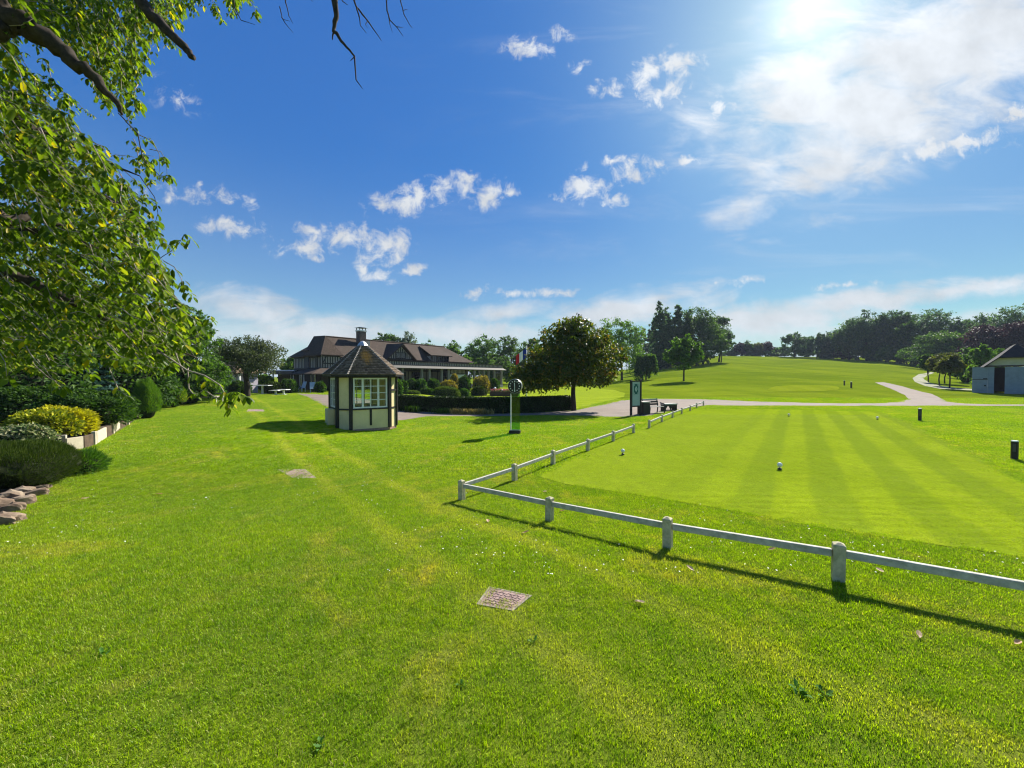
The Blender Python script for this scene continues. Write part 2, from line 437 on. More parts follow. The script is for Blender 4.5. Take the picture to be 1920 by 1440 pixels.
def mat_tee(name, ang, w, x0, y0, ca, cb, fade=False):
    """close-mown turf with mowing stripes along one direction"""
    m, N, out = newmat(name)
    p = wpos(N)
    sp = N.n('ShaderNodeSeparateXYZ'); N.l(p, sp.inputs[0])
    cx = N.math('MULTIPLY', N.math('SUBTRACT', sp.outputs[0], x0), math.cos(ang)); cyy = N.math('MULTIPLY', N.math('SUBTRACT', sp.outputs[1], y0), -math.sin(ang))
    wob = N.math('MULTIPLY', N.math('SUBTRACT', N.noise(p, .5, 3), .5), .22)
    b = N.math('ADD', N.math('ADD', cx, cyy), wob)
    tri = N.math('PINGPONG', b, w)
    st = N.smooth(tri, w * .36, w * .64)
    if fade: st = N.mix(N.smooth(b, -3.4, .2), (.42, .42, .42), st)
    c = N.mix(st, ca, cb)
    n1 = N.noise(p, .45, 4, .6, .5); n2 = N.noise(p, 2.2, 5, .65)
    mp2 = N.n('ShaderNodeMapping'); mp2.inputs['Rotation'].default_value = (0, 0, -ang); mp2.inputs['Scale'].default_value = (.25, 1, 1); N.l(p, mp2.inputs[0])
    n3 = N.noise(mp2.outputs[0], 7, 5, .7)
    c = N.mix(N.lin(n1, .4, .66, 0, .35), c, (.135, .20, .004))
    c = N.mix(N.lin(n2, .5, .74, 0, .3), c, (.20, .255, .006))
    c = N.mix(N.lin(N.noise(p, 3.2, 5, .72, .4), .44, .72, 0, .55), c, tuple(v * .72 for v in cb))
    c = N.mix(N.lin(N.noise(p, 1.3, 5, .7, .8), .55, .80, 0, .5), c, (.33, .37, .03))
    fine = N.lin(N.noise(p, 26, 4, .75), .28, .72, .66, 1.3)
    sc = N.vmath('SCALE', c); N.l(fine, sc.node.inputs['Scale'])
    grass_shader(N, out, sc, .1, normal=bump(N, N.noise(p, 90, 3, .7), .3, .01), rough=.9, spec=.02)
    return m
def mat_blade(name, mul=1.0, tee=False):
    m, N, out = newmat(name)
    p = wpos(N)
    if not tee: c = lawn_color(N, p)
    else:
        sp = N.n('ShaderNodeSeparateXYZ'); N.l(p, sp.inputs[0]); q = gp(1485, 944)
        b = N.math('ADD', N.math('MULTIPLY', N.math('SUBTRACT', sp.outputs[0], q.x), math.cos(TEE_ANG)), N.math('MULTIPLY', N.math('SUBTRACT', sp.outputs[1], q.y), -math.sin(TEE_ANG)))
        b = N.math('ADD', b, N.math('MULTIPLY', N.math('SUBTRACT', N.noise(p, .5, 3), .5), .22))
        c = N.mix(N.mix(N.smooth(b, -3.4, .2), (.42, .42, .42), N.smooth(N.math('PINGPONG', b, .64), .64 * .36, .64 * .64)), *TEE_COLS)
        c = N.mix(N.lin(N.noise(p, .45, 4, .6, .5), .4, .66, 0, .35), c, (.135, .20, .004))
    a = N.n('ShaderNodeAttribute', attribute_name='tint').outputs['Fac']
    c = N.mix(N.lin(a, 0, 1, .0, 1), N.mix(1.0, c, (.52, .58, .5), 'MULTIPLY'), N.mix(1.0, c, (2.28, 1.94, 1.6), 'MULTIPLY'))
    c = N.mix(N.smooth(a, .94, .97), c, (.46, .40, .16))
    c = N.mix(1.0, c, (mul, mul, mul), 'MULTIPLY')
    grass_shader(N, out, c, .45, rough=.45, spec=.22)
    return m
def mat_path():
    m, N, out = newmat('worn_asphalt')
    p = wpos(N)
    n1 = N.noise(p, .7, 7, .7, .5); n2 = N.noise(p, 9, 6, .75); n3 = N.noise(p, .15, 3)
    c = N.mix(N.lin(n1, .35, .65), (.190, .152, .118), (.262, .214, .168))
    c = N.mix(N.lin(n3, .45, .6, 0, .5), c, (.235, .178, .138))
    c = N.mix(N.lin(n2, .46, .70, 0, .55), c, (.13, .112, .096))
    principled(N, out, c, .9, .15, 0, bump(N, n2, .4, .01)); return m

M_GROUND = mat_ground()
M_PATH = mat_path()
M_GRAVEL = plain('gravel_track', (.30, .29, .20), .95, .1, 0, .3, 1.2, .5, 30, dirt=(.12, .17, .03), dirt_scale=.6, dirt_amt=.9)
M_BED = plain('bed_soil', (.10, .075, .05), .95, .1, 0, .4, 5, .8, 30)
M_BARK = plain('bark', (.050, .040, .031), .9, .1, 0, .45, 14, .8, 30)
M_BARK_PALE = plain('pale_twig_bark', (.30, .25, .19), .8, .2, 0, .35, 20, .3, 60)
M_BARK_GREY = plain('grey_bark', (.16, .135, .115), .9, .1, 0, .35, 10, .6, 30)

# ------------------------------------------------------------------ ground sheet
def graded(a, b, near, far, lo, hi):
    out = [0.0]
    while out[-1] < hi:
        d = max(0, out[-1] - lo); out.append(out[-1] + min(far, near + d * .045))
    return out
def build_ground():
    xp = graded(0, 0, .3, 40, 10, 1500); xs = np.array(sorted([-q for q in xp[1:]] + xp))
    yp = graded(0, 0, .3, 40, 30, 2500); ym = graded(0, 0, .8, 60, 4, 500)
    ys = np.array(sorted([-q for q in ym[1:]] + yp))
    X, Y = np.meshgrid(xs, ys); Z = T(X, Y)
    V = np.stack([X, Y, Z], -1).reshape(-1, 3)
    nx, ny = len(xs), len(ys)
    i = (np.arange(ny - 1)[:, None] * nx + np.arange(nx - 1)[None]).ravel()
    Fc = np.stack([i, i + 1, i + 1 + nx, i + nx], -1)
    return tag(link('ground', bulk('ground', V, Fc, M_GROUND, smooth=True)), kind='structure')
build_ground()

def inside(poly, X, Y):
    """points in polygon, vectorised"""
    X = np.asarray(X); Y = np.asarray(Y); r = np.zeros(X.shape, bool); n = len(poly)
    for i in range(n):
        x1, y1 = poly[i][0], poly[i][1]; x2, y2 = poly[(i + 1) % n][0], poly[(i + 1) % n][1]
        if y1 == y2: continue
        c = ((y1 > Y) != (y2 > Y)) & (X < (x2 - x1) * (Y - y1) / (y2 - y1) + x1)
        r ^= c
    return r
def gpoly(pts): return [tuple(gp(*p)[:2]) for p in pts]
def dense(poly, step):
    out = []
    for i in range(len(poly)):
        a = Vector(poly[i]); b = Vector(poly[(i + 1) % len(poly)]); n = max(1, int((b - a).length / step))
        out += [tuple(a + (b - a) * k / n) for k in range(n)]
    return out
def smooth_closed(poly, it=2):
    for _ in range(it):
        q = []
        for i in range(len(poly)):
            a = Vector(poly[i]); b = Vector(poly[(i + 1) % len(poly)])
            q += [tuple(a * .75 + b * .25), tuple(a * .25 + b * .75)]
        poly = q
    return poly
def sheet(name, poly, lift, mat, step, edge_step=None, kind='structure'):
    """a surface laid over the ground inside an outline"""
    out = dense(poly, edge_step or step)
    xs = [p[0] for p in out]; ys = [p[1] for p in out]
    gx, gy = np.meshgrid(np.arange(min(xs), max(xs), step), np.arange(min(ys), max(ys), step))
    gx = gx.ravel(); gy = gy.ravel(); k = inside(out, gx, gy)
    vs = [Vector(p) for p in out] + [Vector((a, b)) for a, b in zip(gx[k], gy[k])]
    n = len(out)
    v2, _, f2, _, _, _ = delaunay_2d_cdt(vs, [(i, (i + 1) % n) for i in range(n)], [], 1, 1e-4)
    P = np.array([(p[0], p[1]) for p in v2]); Z = T(P[:, 0], P[:, 1]) + lift
    me = bpy.data.meshes.new(name); me.from_pydata([(a, b, c) for (a, b), c in zip(P, Z)], [], [tuple(f) for f in f2]); me.update()
    up = sum(p.normal.z for p in me.polygons)
    if up < 0: me.flip_normals()
    me.polygons.foreach_set('use_smooth', [True] * len(me.polygons))
    me.materials.append(mat)
    o = link(name, me); return tag(o, kind=kind)

# paths -------------------------------------------------------------
PATH_PX = [(556, 738), (640, 741), (760, 768), (890, 775), (1000, 774.5), (1082, 769), (1120, 761), (1165, 751), (1210, 748), (1312, 748.5), (1400, 752.3), (1500, 755),
           (1640, 756.6), (1688, 753), (1703, 748), (1697, 741), (1675, 731), (1640, 717.2), (1657, 716.8), (1690, 724), (1722, 733), (1748, 739), (1762, 746), (1776, 753),
           (1810, 757), (1920, 758.6), (2150, 759), (2150, 761.8), (1920, 761.2), (1600, 761.2), (1400, 761), (1325, 760), (1290, 765), (1250, 773), (1215, 780), (1140, 782),
           (1090, 779.5), (1000, 779), (900, 781), (800, 781), (755, 788), (690, 792), (640, 775), (600, 757), (576, 744)]
PATH = gpoly(PATH_PX)
path_o = sheet('path', PATH, .012, M_PATH, 1.0, .5)
TRACK = gpoly([(1745, 697.5), (1722, 702), (1711, 709), (1715, 716), (1735, 724), (1762, 729), (1800, 731.3), (1835, 732.5), (1835, 730.3), (1795, 727.5), (1764, 723.5), (1742, 717), (1731, 710.5), (1738, 704), (1752, 699)])
sheet('gravel_track', TRACK, .02, M_GRAVEL, .8, .4)
# tee, greens --------------------------------------------------------
TEE_ANG = R(36.6)
TEE_PX = [(1008, 893), (1062, 866), (1140, 829), (1205, 800), (1262, 775), (1290, 768), (1400, 767.5), (1560, 769.5), (1648, 772), (1668, 776), (1720, 800), (1790, 835), (1856, 872), (1925, 908), (2080, 985),
          (2200, 1075), (1925, 1046), (1760, 1023), (1600, 1000), (1460, 976), (1330, 950), (1180, 926), (1060, 908)]
TEE = gpoly(TEE_PX)
TEE_COLS = ((.240, .318, .012), (.184, .258, .013))
M_TEE = mat_tee('close_mown_tee', TEE_ANG, .64, gp(1485, 944).x, gp(1485, 944).y, *TEE_COLS, fade=True)
sheet('tee_lawn', TEE, .008, M_TEE, .5, .25)
M_PUTT = mat_tee('putting_green', R(-60), 1.1, 0, 30, (.30, .37, .03), (.25, .32, .02))
PUTT = gpoly([(745, 744), (800, 739), (900, 731), (1000, 726.5), (1085, 725), (1150, 731), (1172, 737), (1170, 744), (1140, 752), (1095, 762), (1084, 766), (1000, 772), (890, 772), (760, 766)])
sheet('putting_green', PUTT, .010, M_PUTT, 1.0, .5)
PAD = smooth_closed(gpoly([(1436, 730), (1462, 722.5), (1560, 722.3), (1577, 727), (1566, 733.5), (1448, 735)]), 2)
sheet('distant_tee_lawn', PAD, .03, mat_tee('pale_tee', R(20), 2, 0, 0, (.215, .265, .016), (.19, .24, .012)), 1.5, .6)
# planting bed on the left -------------------------------------------
BED = [tuple(gp(*p)[:2]) for p in [(-60, 1005), (0, 972), (40, 940), (86, 912), (118, 880), (124, 846), (173, 836), (213, 814), (240, 798), (262, 782), (300, 762), (335, 752)]]
BED = BED + [(-30, 34), (-34, 8), (-12, 3)]
sheet('planting_bed', BED, .015, M_BED, .6, .3)

# ------------------------------------------------------------------ grass blades
def blade_patch(name, size, n, h, w, mat, r, lean=.55):
    """a square of turf: bent tapering blades, three triangles each"""
    xy = (r.random((n, 2)) - .5) * size
    ang = r.random(n) * 2 * math.pi; hh = h * (.35 + .65 * r.random(n) + .5 * (r.random(n) > .93)); ww = w * (.7 + .6 * r.random(n))
    d = np.stack([np.cos(ang), np.sin(ang), np.zeros(n)], -1); sd_ = np.stack([-np.sin(ang), np.cos(ang), np.zeros(n)], -1)
    ln = (lean * (.3 + r.random(n)))[:, None]
    p0 = np.concatenate([xy, np.full((n, 1), -.003)], 1)
    up = np.array([0, 0, 1.0])
    p1 = p0 + d * (hh[:, None] * ln * .35) + up * (hh[:, None] * .58)
    p2 = p0 + d * (hh[:, None] * ln * 1.15) + up * (hh[:, None] * (1 - .28 * ln))
    a = sd_ * ww[:, None] / 2
    V = np.stack([p0 - a, p0 + a, p1 + a * .8, p1 - a * .8, p2], 1)
    Fc = np.array([(0, 1, 2), (0, 2, 3), (3, 2, 4)])[None] + (np.arange(n) * 5)[:, None, None]
    t = np.repeat(r.random(n), 3)
    return bulk(name, V.reshape(-1, 3), Fc.reshape(-1, 3), mat, t)
def scatter(name, pts, rz, sc, idx, meshes, label=None):
    """lays patches over the ground (one object, geometry nodes)"""
    col = bpy.data.collections.new(name + '_sources')
    for i, me in enumerate(meshes):
        so = bpy.data.objects.new('%s_patch_%s' % (name, 'abcdefgh'[i]), me); col.objects.link(so)
    me = bpy.data.meshes.new(name); n = len(pts)
    me.vertices.add(n); me.vertices.foreach_set('co', np.ascontiguousarray(pts, np.float32).ravel())
    a = me.attributes.new('turn', 'FLOAT_VECTOR', 'POINT'); a.data.foreach_set('vector', np.ascontiguousarray(rz, np.float32).ravel())
    a = me.attributes.new('size', 'FLOAT_VECTOR', 'POINT'); a.data.foreach_set('vector', np.ascontiguousarray(sc, np.float32).ravel())
    a = me.attributes.new('which', 'INT', 'POINT'); a.data.foreach_set('value', np.ascontiguousarray(idx, np.int32))
    o = link(name, me)
    g = bpy.data.node_groups.new(name, 'GeometryNodeTree')
    g.interface.new_socket('Geometry', in_out='INPUT', socket_type='NodeSocketGeometry'); g.interface.new_socket('Geometry', in_out='OUTPUT', socket_type='NodeSocketGeometry')
    G = NT(g)
    gi = G.n('NodeGroupInput'); go = G.n('NodeGroupOutput'); ip = G.n('GeometryNodeInstanceOnPoints'); ci = G.n('GeometryNodeCollectionInfo')
    ci.inputs['Collection'].default_value = col; ci.inputs['Separate Children'].default_value = True; ci.inputs['Reset Children'].default_value = True
    def na(nm, ty):
        q = G.n('GeometryNodeInputNamedAttribute', data_type=ty); q.inputs[0].default_value = nm; return q.outputs[0]
    G.l(gi.outputs[0], ip.inputs['Points']); G.l(ci.outputs[0], ip.inputs['Instance']); ip.inputs['Pick Instance'].default_value = True
    G.l(na('which', 'INT'), ip.inputs['Instance Index'])
    e2r = G.n('FunctionNodeEulerToRotation'); G.l(na('turn', 'FLOAT_VECTOR'), e2r.inputs[0]); G.l(e2r.outputs[0], ip.inputs['Rotation'])
    G.l(na('size', 'FLOAT_VECTOR'), ip.inputs['Scale']); G.l(ip.outputs[0], go.inputs[0])
    md = o.modifiers.new('scatter', 'NODES'); md.node_group = g
    return tag(o, kind='stuff')
NOGRASS = []      # outlines that carry no turf
def lattice(step, y0, y1, um, r):
    xs = np.arange(-um * y1, um * y1, step); ys = np.arange(y0, y1, step)
    X, Y = np.meshgrid(xs, ys); X = X.ravel() + (r.random(X.size) - .5) * step * .3; Y = Y.ravel() + (r.random(Y.size) - .5) * step * .3
    k = np.abs(X) < um * Y + 1.0
    return X[k], Y[k]
def slope_rot(X, Y, r):
    e = .2
    gx = (T(X + e, Y) - T(X - e, Y)) / (2 * e); gy = (T(X, Y + e) - T(X, Y - e)) / (2 * e)
    a = r.random(len(X)) * 2 * math.pi
    # tilt to the slope first, then spin: small angles, so this order is close enough
    c, s = np.cos(a), np.sin(a)
    return np.stack([gy * c - gx * s * 0 , -gx * c, a], -1) * np.array([0, 0, 1.0])
def build_grass():
    r = np.random.default_rng(3)
    mb, mt = mat_blade('grass_blade'), mat_blade('tee_grass_blade', .92, True)
    A = [blade_patch('turf_close', .36, 900, .033, .0036, mb, r) for _ in range(4)]
    B = [blade_patch('turf_mid', .72, 900, .044, .0085, mb, r) for _ in range(4)]
    def height(X, Y):
        q = np.sin(X * 1.7 + 2 * np.sin(Y * .9)) * np.sin(Y * 1.3 + 1.5 * np.sin(X * .7))
        return .98 + .14 * q + .2 * r.random(len(X))
    def ok(X, Y):
        k = ~inside(PATH, X, Y) & ~inside(BED, X, Y) & ~inside(PUTT, X, Y)
        for q in NOGRASS: k &= ~inside(q, X, Y)
        return k
    def go(name, step, y0, y1, meshes, base):
        X, Y = lattice(step, y0, y1, 1.55, r); k = ok(X, Y) & ~inside(TEE, X, Y); X, Y = X[k], Y[k]
        h = height(X, Y) * base; n = len(X)
        scatter(name, np.stack([X, Y, T(X, Y)], -1), slope_rot(X, Y, r), np.stack([np.ones(n), np.ones(n), h], -1), r.integers(0, 4, n), meshes)
    go('near_grass', .25, 1.1, 9.5, A, .95)
    go('lawn_grass', .52, 9.5, 40, B, .9)
    # short turf of the tee
    C = [blade_patch('tee_turf', .5, 1300, .011, .004, mt, r, .9) for _ in range(3)]
    X, Y = lattice(.36, 2, 24, 1.55, r); k = inside(TEE, X, Y); X, Y = X[k], Y[k]; n = len(X)
    scatter('tee_grass', np.stack([X, Y, T(X, Y) + .007], -1), slope_rot(X, Y, r), np.ones((n, 3)), r.integers(0, 3, n), C)
    return mb
# ------------------------------------------------------------------ more materials
M_FENCE = plain('old_cream_paint', (.52, .465, .29), .75, .15, 0, .22, 16, .5, 40, dirt=(.19, .21, .08), dirt_scale=9, dirt_amt=.7)
M_RAIL = plain('weathered_white_paint', (.47, .45, .37), .7, .2, 0, .22, 14, .5, 45, dirt=(.24, .25, .15), dirt_scale=9, dirt_amt=.7)
M_CREAM = plain('cream_render', (.76, .62, .33), .8, .2, 0, .06, 2, .2, 60, dirt=(.50, .43, .19), dirt_scale=1.6, dirt_amt=.5)
M_TIMBER = plain('black_stained_timber', (.020, .017, .015), .55, .35, 0, .4, 9, .4, 30)
M_BROWNTIMBER = plain('brown_stained_timber', (.06, .035, .024), .6, .3, 0, .35, 9, .4, 30)
M_WHITE = plain('white_gloss_paint', (.78, .78, .75), .4, .4, 0, .06, 6, .1, 40, dirt=(.55, .55, .48), dirt_scale=4, dirt_amt=.4)
M_BLACK = plain('black_plastic', (.014, .014, .015), .45, .4, 0, .3, 20)
M_STEEL = plain('brushed_steel', (.55, .56, .57), .32, .5, 1.0, .1, 30)
M_DARKSTEEL = plain('dark_steel', (.06, .065, .07), .45, .5, .6, .2, 30)
M_BRICK = plain('brick_base', (.33, .21, .16), .9, .15, 0, .35, 12, .5, 40)
M_ROOF_OLD = None
def mat_tiles(name, ca, cb, cc, lichen=None):
    m, N, out = newmat(name)
    p = opos(N)
    oi = N.n('ShaderNodeAttribute', attribute_name='tint').outputs['Fac']
    c = N.ramp(oi, [(0, ca), (.5, cb), (1, cc)])
    n1 = N.noise(p, 1.4, 6, .65, .5)
    c = N.mix(N.lin(n1, .46, .7, 0, .6), c, (.10, .085, .06))
    if lichen:
        sp = N.n('ShaderNodeVectorMath', operation='DISTANCE'); N.l(N.vmath('MULTIPLY', p, (1, .5, .55)), sp.inputs[0]); sp.inputs[1].default_value = lichen
        d = N.math('ADD', sp.outputs[1], N.math('MULTIPLY', N.math('SUBTRACT', N.noise(p, 9, 5, .7), .5), .55))
        c = N.mix(N.smooth(d, .34, .10, 0, .9), c, (.52, .26, .06))
    principled(N, out, c, .85, .2, 0, bump(N, N.noise(p, 40, 4, .6), .3, .01)); return m
def mat_glass(name, tint=(.9, .95, .93), refl=1.0):
    m, N, out = newmat(name)
    tr = N.n('ShaderNodeBsdfTransparent'); tr.inputs[0].default_value = tint + (1,)
    gl = N.n('ShaderNodeBsdfGlossy'); gl.inputs['Roughness'].default_value = .02
    fr = N.n('ShaderNodeFresnel'); fr.inputs[0].default_value = 1.5
    mx = N.n('ShaderNodeMixShader'); N.l(N.math('MULTIPLY', fr.outputs[0], refl, clamp=True), mx.inputs[0])
    N.l(tr.outputs[0], mx.inputs[1]); N.l(gl.outputs[0], mx.inputs[2]); N.l(mx.outputs[0], out.inputs[0]); return m
M_GLASS = mat_glass('window_glass')
M_DARKGLASS = plain('dark_window', (.012, .014, .02), .06, .6, 0, .2, 3)

# ------------------------------------------------------------------ low rail fences
POST_H, POST_W = .41, .103
def post_mb(x, y, z, h=POST_H, w=POST_W, rz=0):
    mb = MB(); a = w / 2
    q = []
    for (r_, zz) in ((a, -.12), (a, h - .045), (a * .99, h - .035), (.012, h - .012)):
        ring = [Matrix.Rotation(rz, 3, 'Z') @ Vector((sx * r_, sy * r_, zz)) for sx, sy in ((-1, -1), (1, -1), (1, 1), (-1, 1))]
        q.append(ring)
    vs = [p for ring in q for p in ring]
    fs = [(3, 2, 1, 0), (12, 13, 14, 15)] + [(4 * i + j, 4 * i + (j + 1) % 4, 4 * i + 4 + (j + 1) % 4, 4 * i + 4 + j) for i in range(3) for j in range(4)]
    return mb.add(vs, fs)
def fence(name, label, runs, extra_scale=1.0):
    """runs: lists of ground points; a post at each, a rail between neighbours"""
    t = thing(name, label, 'fence', runs[0][0], 0, 'low rail fences beside the tee')
    org = runs[0][0]; seen = {}; hgt = .285 * extra_scale
    for run in runs:
        for i, p in enumerate(run):
            d = (run[min(i + 1, len(run) - 1)] - run[max(i - 1, 0)]); rz = math.atan2(d.y, d.x)
            key = (round(p.x, 2), round(p.y, 2))
            if key not in seen:
                o = part('fence_post', post_mb(0, 0, 0, POST_H * extra_scale, POST_W * extra_scale, rz), M_FENCE, t, bevel=.006, loc=p - org)
                o.rotation_euler = (R(random.uniform(-1.4, 1.4)), R(random.uniform(-1.4, 1.4)), 0)
                seen[key] = o
        for a, b in zip(run[:-1], run[1:]):
            d = (b - a).normalized(); g = POST_W * extra_scale / 2 + .001
            mb = MB(); u = Vector((0, 0, hgt)) - org
            j = random.uniform(-.008, .008)
            mb.bar(a + u + d * g, b + u - d * g + Vector((0, 0, j)), .05 * extra_scale, .078 * extra_scale)
            part('rail', mb, M_RAIL, t, bevel=.008)
    return t
random.seed(4)
LEFT_PX = [(866, 938), (965, 901), (1037, 871), (1102, 845.5), (1150, 827.5), (1188, 812)]
FRONT_PX = [(866, 938), (1030, 978), (1252, 1029), (1571, 1089)]
left_run = [gp(*p) for p in LEFT_PX]; front_run = [gp(*p) for p in FRONT_PX]
d = (front_run[3] - front_run[2]); q = front_run[3] + d * 1.05; q.z = tz(q.x, q.y); front_run.append(q)
q = q + d; q.z = tz(q.x, q.y); front_run.append(q)
fence('low_rail_fence', 'pale low rail fence turning the near corner of the striped tee', [left_run, front_run])
FAR_PX = [(1217, 803), (1241, 791.5), (1261, 783), (1278, 776), (1294, 770.5), (1306, 765), (1319, 760.5)]
fence('low_rail_fence', 'short run of pale low rail fence beyond the gap, beside the benches', [[gp(*p) for p in FAR_PX]])

# ------------------------------------------------------------------ tee markers and bollards
def tee_marker(px, py, label, k=.86):
    p = gp(px, py); t = thing('tee_marker', label, 'tee marker', p, 0, 'white ball tee markers')
    r_ = .072 * k
    mb = MB(); mb.lathe([(.001, .075 * k), (r_ * .5, .082 * k), (r_ * .87, .112 * k), (r_, .147 * k), (r_ * .87, .183 * k), (r_ * .5, .21 * k), (.001, .219 * k)], 16)
    part('ball', mb, M_WHITE, t, smooth=True)
    mb = MB(); mb.lathe([(.012, -.08), (.012, .078 * k)], 8); part('spike', mb, M_DARKSTEEL, t)
    mb = MB(); mb.lathe([(.052 * k, .012), (.058 * k, .03), (.045 * k, .045), (.02, .05)], 14); part('base_shadow_disc', mb, M_BLACK, t)  # black base ring carrying the shadow under the ball
tee_marker(1462, 881, 'white ball tee marker in the middle of the striped tee')
tee_marker(1168, 853, 'white ball tee marker close to the left rail fence')
tee_marker(1479, 781, 'white ball tee marker near the far edge of the tee, left of a pair')
tee_marker(1645, 787, 'white ball tee marker at the far right corner of the tee')
def bollard(px, py, h, r_, label, white_top=True):
    p = gp(px, py); t = thing('marker_post', label, 'marker post', p, 0, 'black marker posts on the grass')
    mb = MB(); mb.lathe([(r_, -.05), (r_, h * .93), (r_ * .96, h * .94)], 10); part('post', mb, M_BLACK, t, bevel=.004)
    mb = MB(); mb.lathe([(r_ * .98, h * .942), (r_ * 1.0, h * .97), (r_ * .9, h), (.01, h * 1.01)], 10); part('cap', mb, M_WHITE, t)
    mb = MB(); a = math.atan2(-p.y, -p.x - 3)
    mb.box((math.cos(a) * r_ * .98, math.sin(a) * r_ * .98, h * .62), (.012, r_ * .8, h * .42), rz=a); part('reflection_strip', mb, M_DARKSTEEL, t)  # strip set on the post for the reflection down its side
bollard(1902, 861, .54, .075, 'black marker post with pale cap near the right edge, nearest of all')
bollard(1724.5, 789, .68, .075, 'black marker post with pale cap beyond the right corner of the tee')
bollard(1596, 727.5, .85, .10, 'small dark marker post right of the distant pale tee')
bollard(1583, 722.5, .75, .09, 'smallest dark marker post, behind the distant pale tee')

# ------------------------------------------------------------------ manhole covers, fallen leaves, weeds
M_COVER = plain('rusty_concrete_cover', (.33, .235, .195), .9, .15, 0, .25, 9, .6, 60, dirt=(.16, .10, .085), dirt_scale=22, dirt_amt=.7)
M_COVERFRAME = plain('pale_concrete', (.30, .26, .19), .9, .15, 0, .25, 12, .5, 50)
def cover(pxs, label, studs=(9, 6)):
    c = [gp(*p) for p in pxs]; m = sum(c, Vector()) / 4
    t = thing('manhole_cover', label, 'manhole cover', m, 0, 'manhole covers in the lawn')
    L = [p - m for p in c]
    def ring(k0, k1, z):
        return [q * k0 + Vector((0, 0, z)) for q in L], [q * k1 + Vector((0, 0, z)) for q in L]
    o, i = ring(1.0, .90, .006)
    mb = MB(); lo = [q * 1.0 + Vector((0, 0, -.05)) for q in L]
    mb.add(lo + o + i + [q * .9 + Vector((0, 0, -.02)) for q in L], [(k, (k + 1) % 4, 4 + (k + 1) % 4, 4 + k) for k in range(4)] + [(4 + k, 4 + (k + 1) % 4, 8 + (k + 1) % 4, 8 + k) for k in range(4)] + [(8 + k, 8 + (k + 1) % 4, 12 + (k + 1) % 4, 12 + k) for k in range(4)])
    part('frame', mb, M_COVERFRAME, t)
    mb = MB(); mb.hexa([q * .885 + Vector((0, 0, -.03)) for q in L] + [q * .885 + Vector((0, 0, .004)) for q in L]); part('lid', mb, M_COVER, t)
    mb = MB(); nx, ny = studs
    for a in range(nx):
        for b in range(ny):
            s, w = (a + .5) / nx * .86 + .07, (b + .5) / ny * .86 + .07
            q = (L[0] * (1 - s) + L[1] * s) * (1 - w) + (L[3] * (1 - s) + L[2] * s) * w
            q = q * .88; mb.box((q.x, q.y, .0065), (.030, .012, .006), rz=.6 if (a + b) % 2 else -.9)
    tag(part('raised_stud', mb, M_COVER, t), kind='stuff')
    NOGRASS.append([tuple((m + q * .86)[:2]) for q in L])
cover([(893, 1136), (962, 1148), (998, 1119), (917, 1101)], 'rusty pink manhole cover with raised studs, in the lawn before the fence corner')
cover([(548, 896), (594, 897), (572, 880), (521, 881)], 'plain grey pink manhole cover in the lawn before the kiosk', (8, 5))
cover([(462, 772), (497, 772), (493, 766.5), (466, 766.5)], 'half overgrown grey cover on the far lawn left of the kiosk', (5, 3))
M_DRY = leaf_mat('dry_leaf', (.34, .19, .10), (.52, .34, .20), (.62, .47, .31), .25, (1.2, 1.1, .8))
def fallen(px, py, s, label, pale=0.5):
    p = gp(px, py); mb = MB(); r = random.Random(px * 7 + py)
    pts = [(-1, 0, .05), (-.45, .36, .28 * r.random()), (.2, .44, .2 + .3 * r.random()), (.75, .2, .2), (1, 0, .02), (.7, -.25, .15), (.1, -.42, .3 * r.random()), (-.5, -.33, .1), (-.1, 0, -.05)]
    mb.add([(a * s, b * s, c * s + .03) for a, b, c in pts], [(i, (i + 1) % 8, 8) for i in range(8)])
    mb.add([(-1 * s, 0, .03 + .05 * s), (-1.5 * s, .05 * s, .03), (-1.5 * s, .02 * s, .028)], [(0, 1, 2)])
    me = mb.mesh('fallen_leaf', M_DRY); a = me.attributes.new('tint', 'FLOAT', 'FACE')
    a.data.foreach_set('value', [pale] * len(me.polygons))
    o = link('fallen_leaf', me, None, p, (r.uniform(-.3, .3), r.uniform(-.3, .3), r.random() * 6.28))
    tag(o, label, 'leaf', 'dry leaves on the lawn')
fallen(1200, 1136, .05, 'pale dry leaf lying right of the studded manhole cover', 1)
fallen(1722, 1197, .042, 'pinkish dry leaf below the front rail, right of the last whole post', .8)
fallen(1908, 1211, .04, 'brown curled leaf at the edge of the view under the front rail', .5)
fallen(915, 980, .06, 'brown dry leaf in front of the fence corner post', .6)
fallen(986, 1002, .06, 'brown dry leaf on the shadow tip of the second front post', .45)
fallen(1055, 961, .06, 'grey dry leaf under the front rail next to the second post', .2)
fallen(1448, 1034, .05, 'small brown leaf behind the long front rail', .5)
fallen(1651, 1074, .05, 'white looking leaf behind the rail right of the last whole post', 1)
fallen(1815, 1090, .05, 'brown leaf half under the front rail at the right', .3)
fallen(1294, 1070, .05, 'pale leaf on the rail shadow right of the third post', .9)
fallen(878, 924, .05, 'tan leaf right behind the fence corner post', .7)
fallen(1022, 924, .05, 'tan leaf at the near left corner of the mown tee', .7)
fallen(162, 937, .075, 'cream leaf alone on the left lawn near the bed', 1)
fallen(297, 929, .06, 'brown leaf on the left lawn right of the cream one', .4)
M_WEED = leaf_mat('weed_leaf', (.05, .13, .02), (.08, .19, .03), (.13, .26, .06), .3)
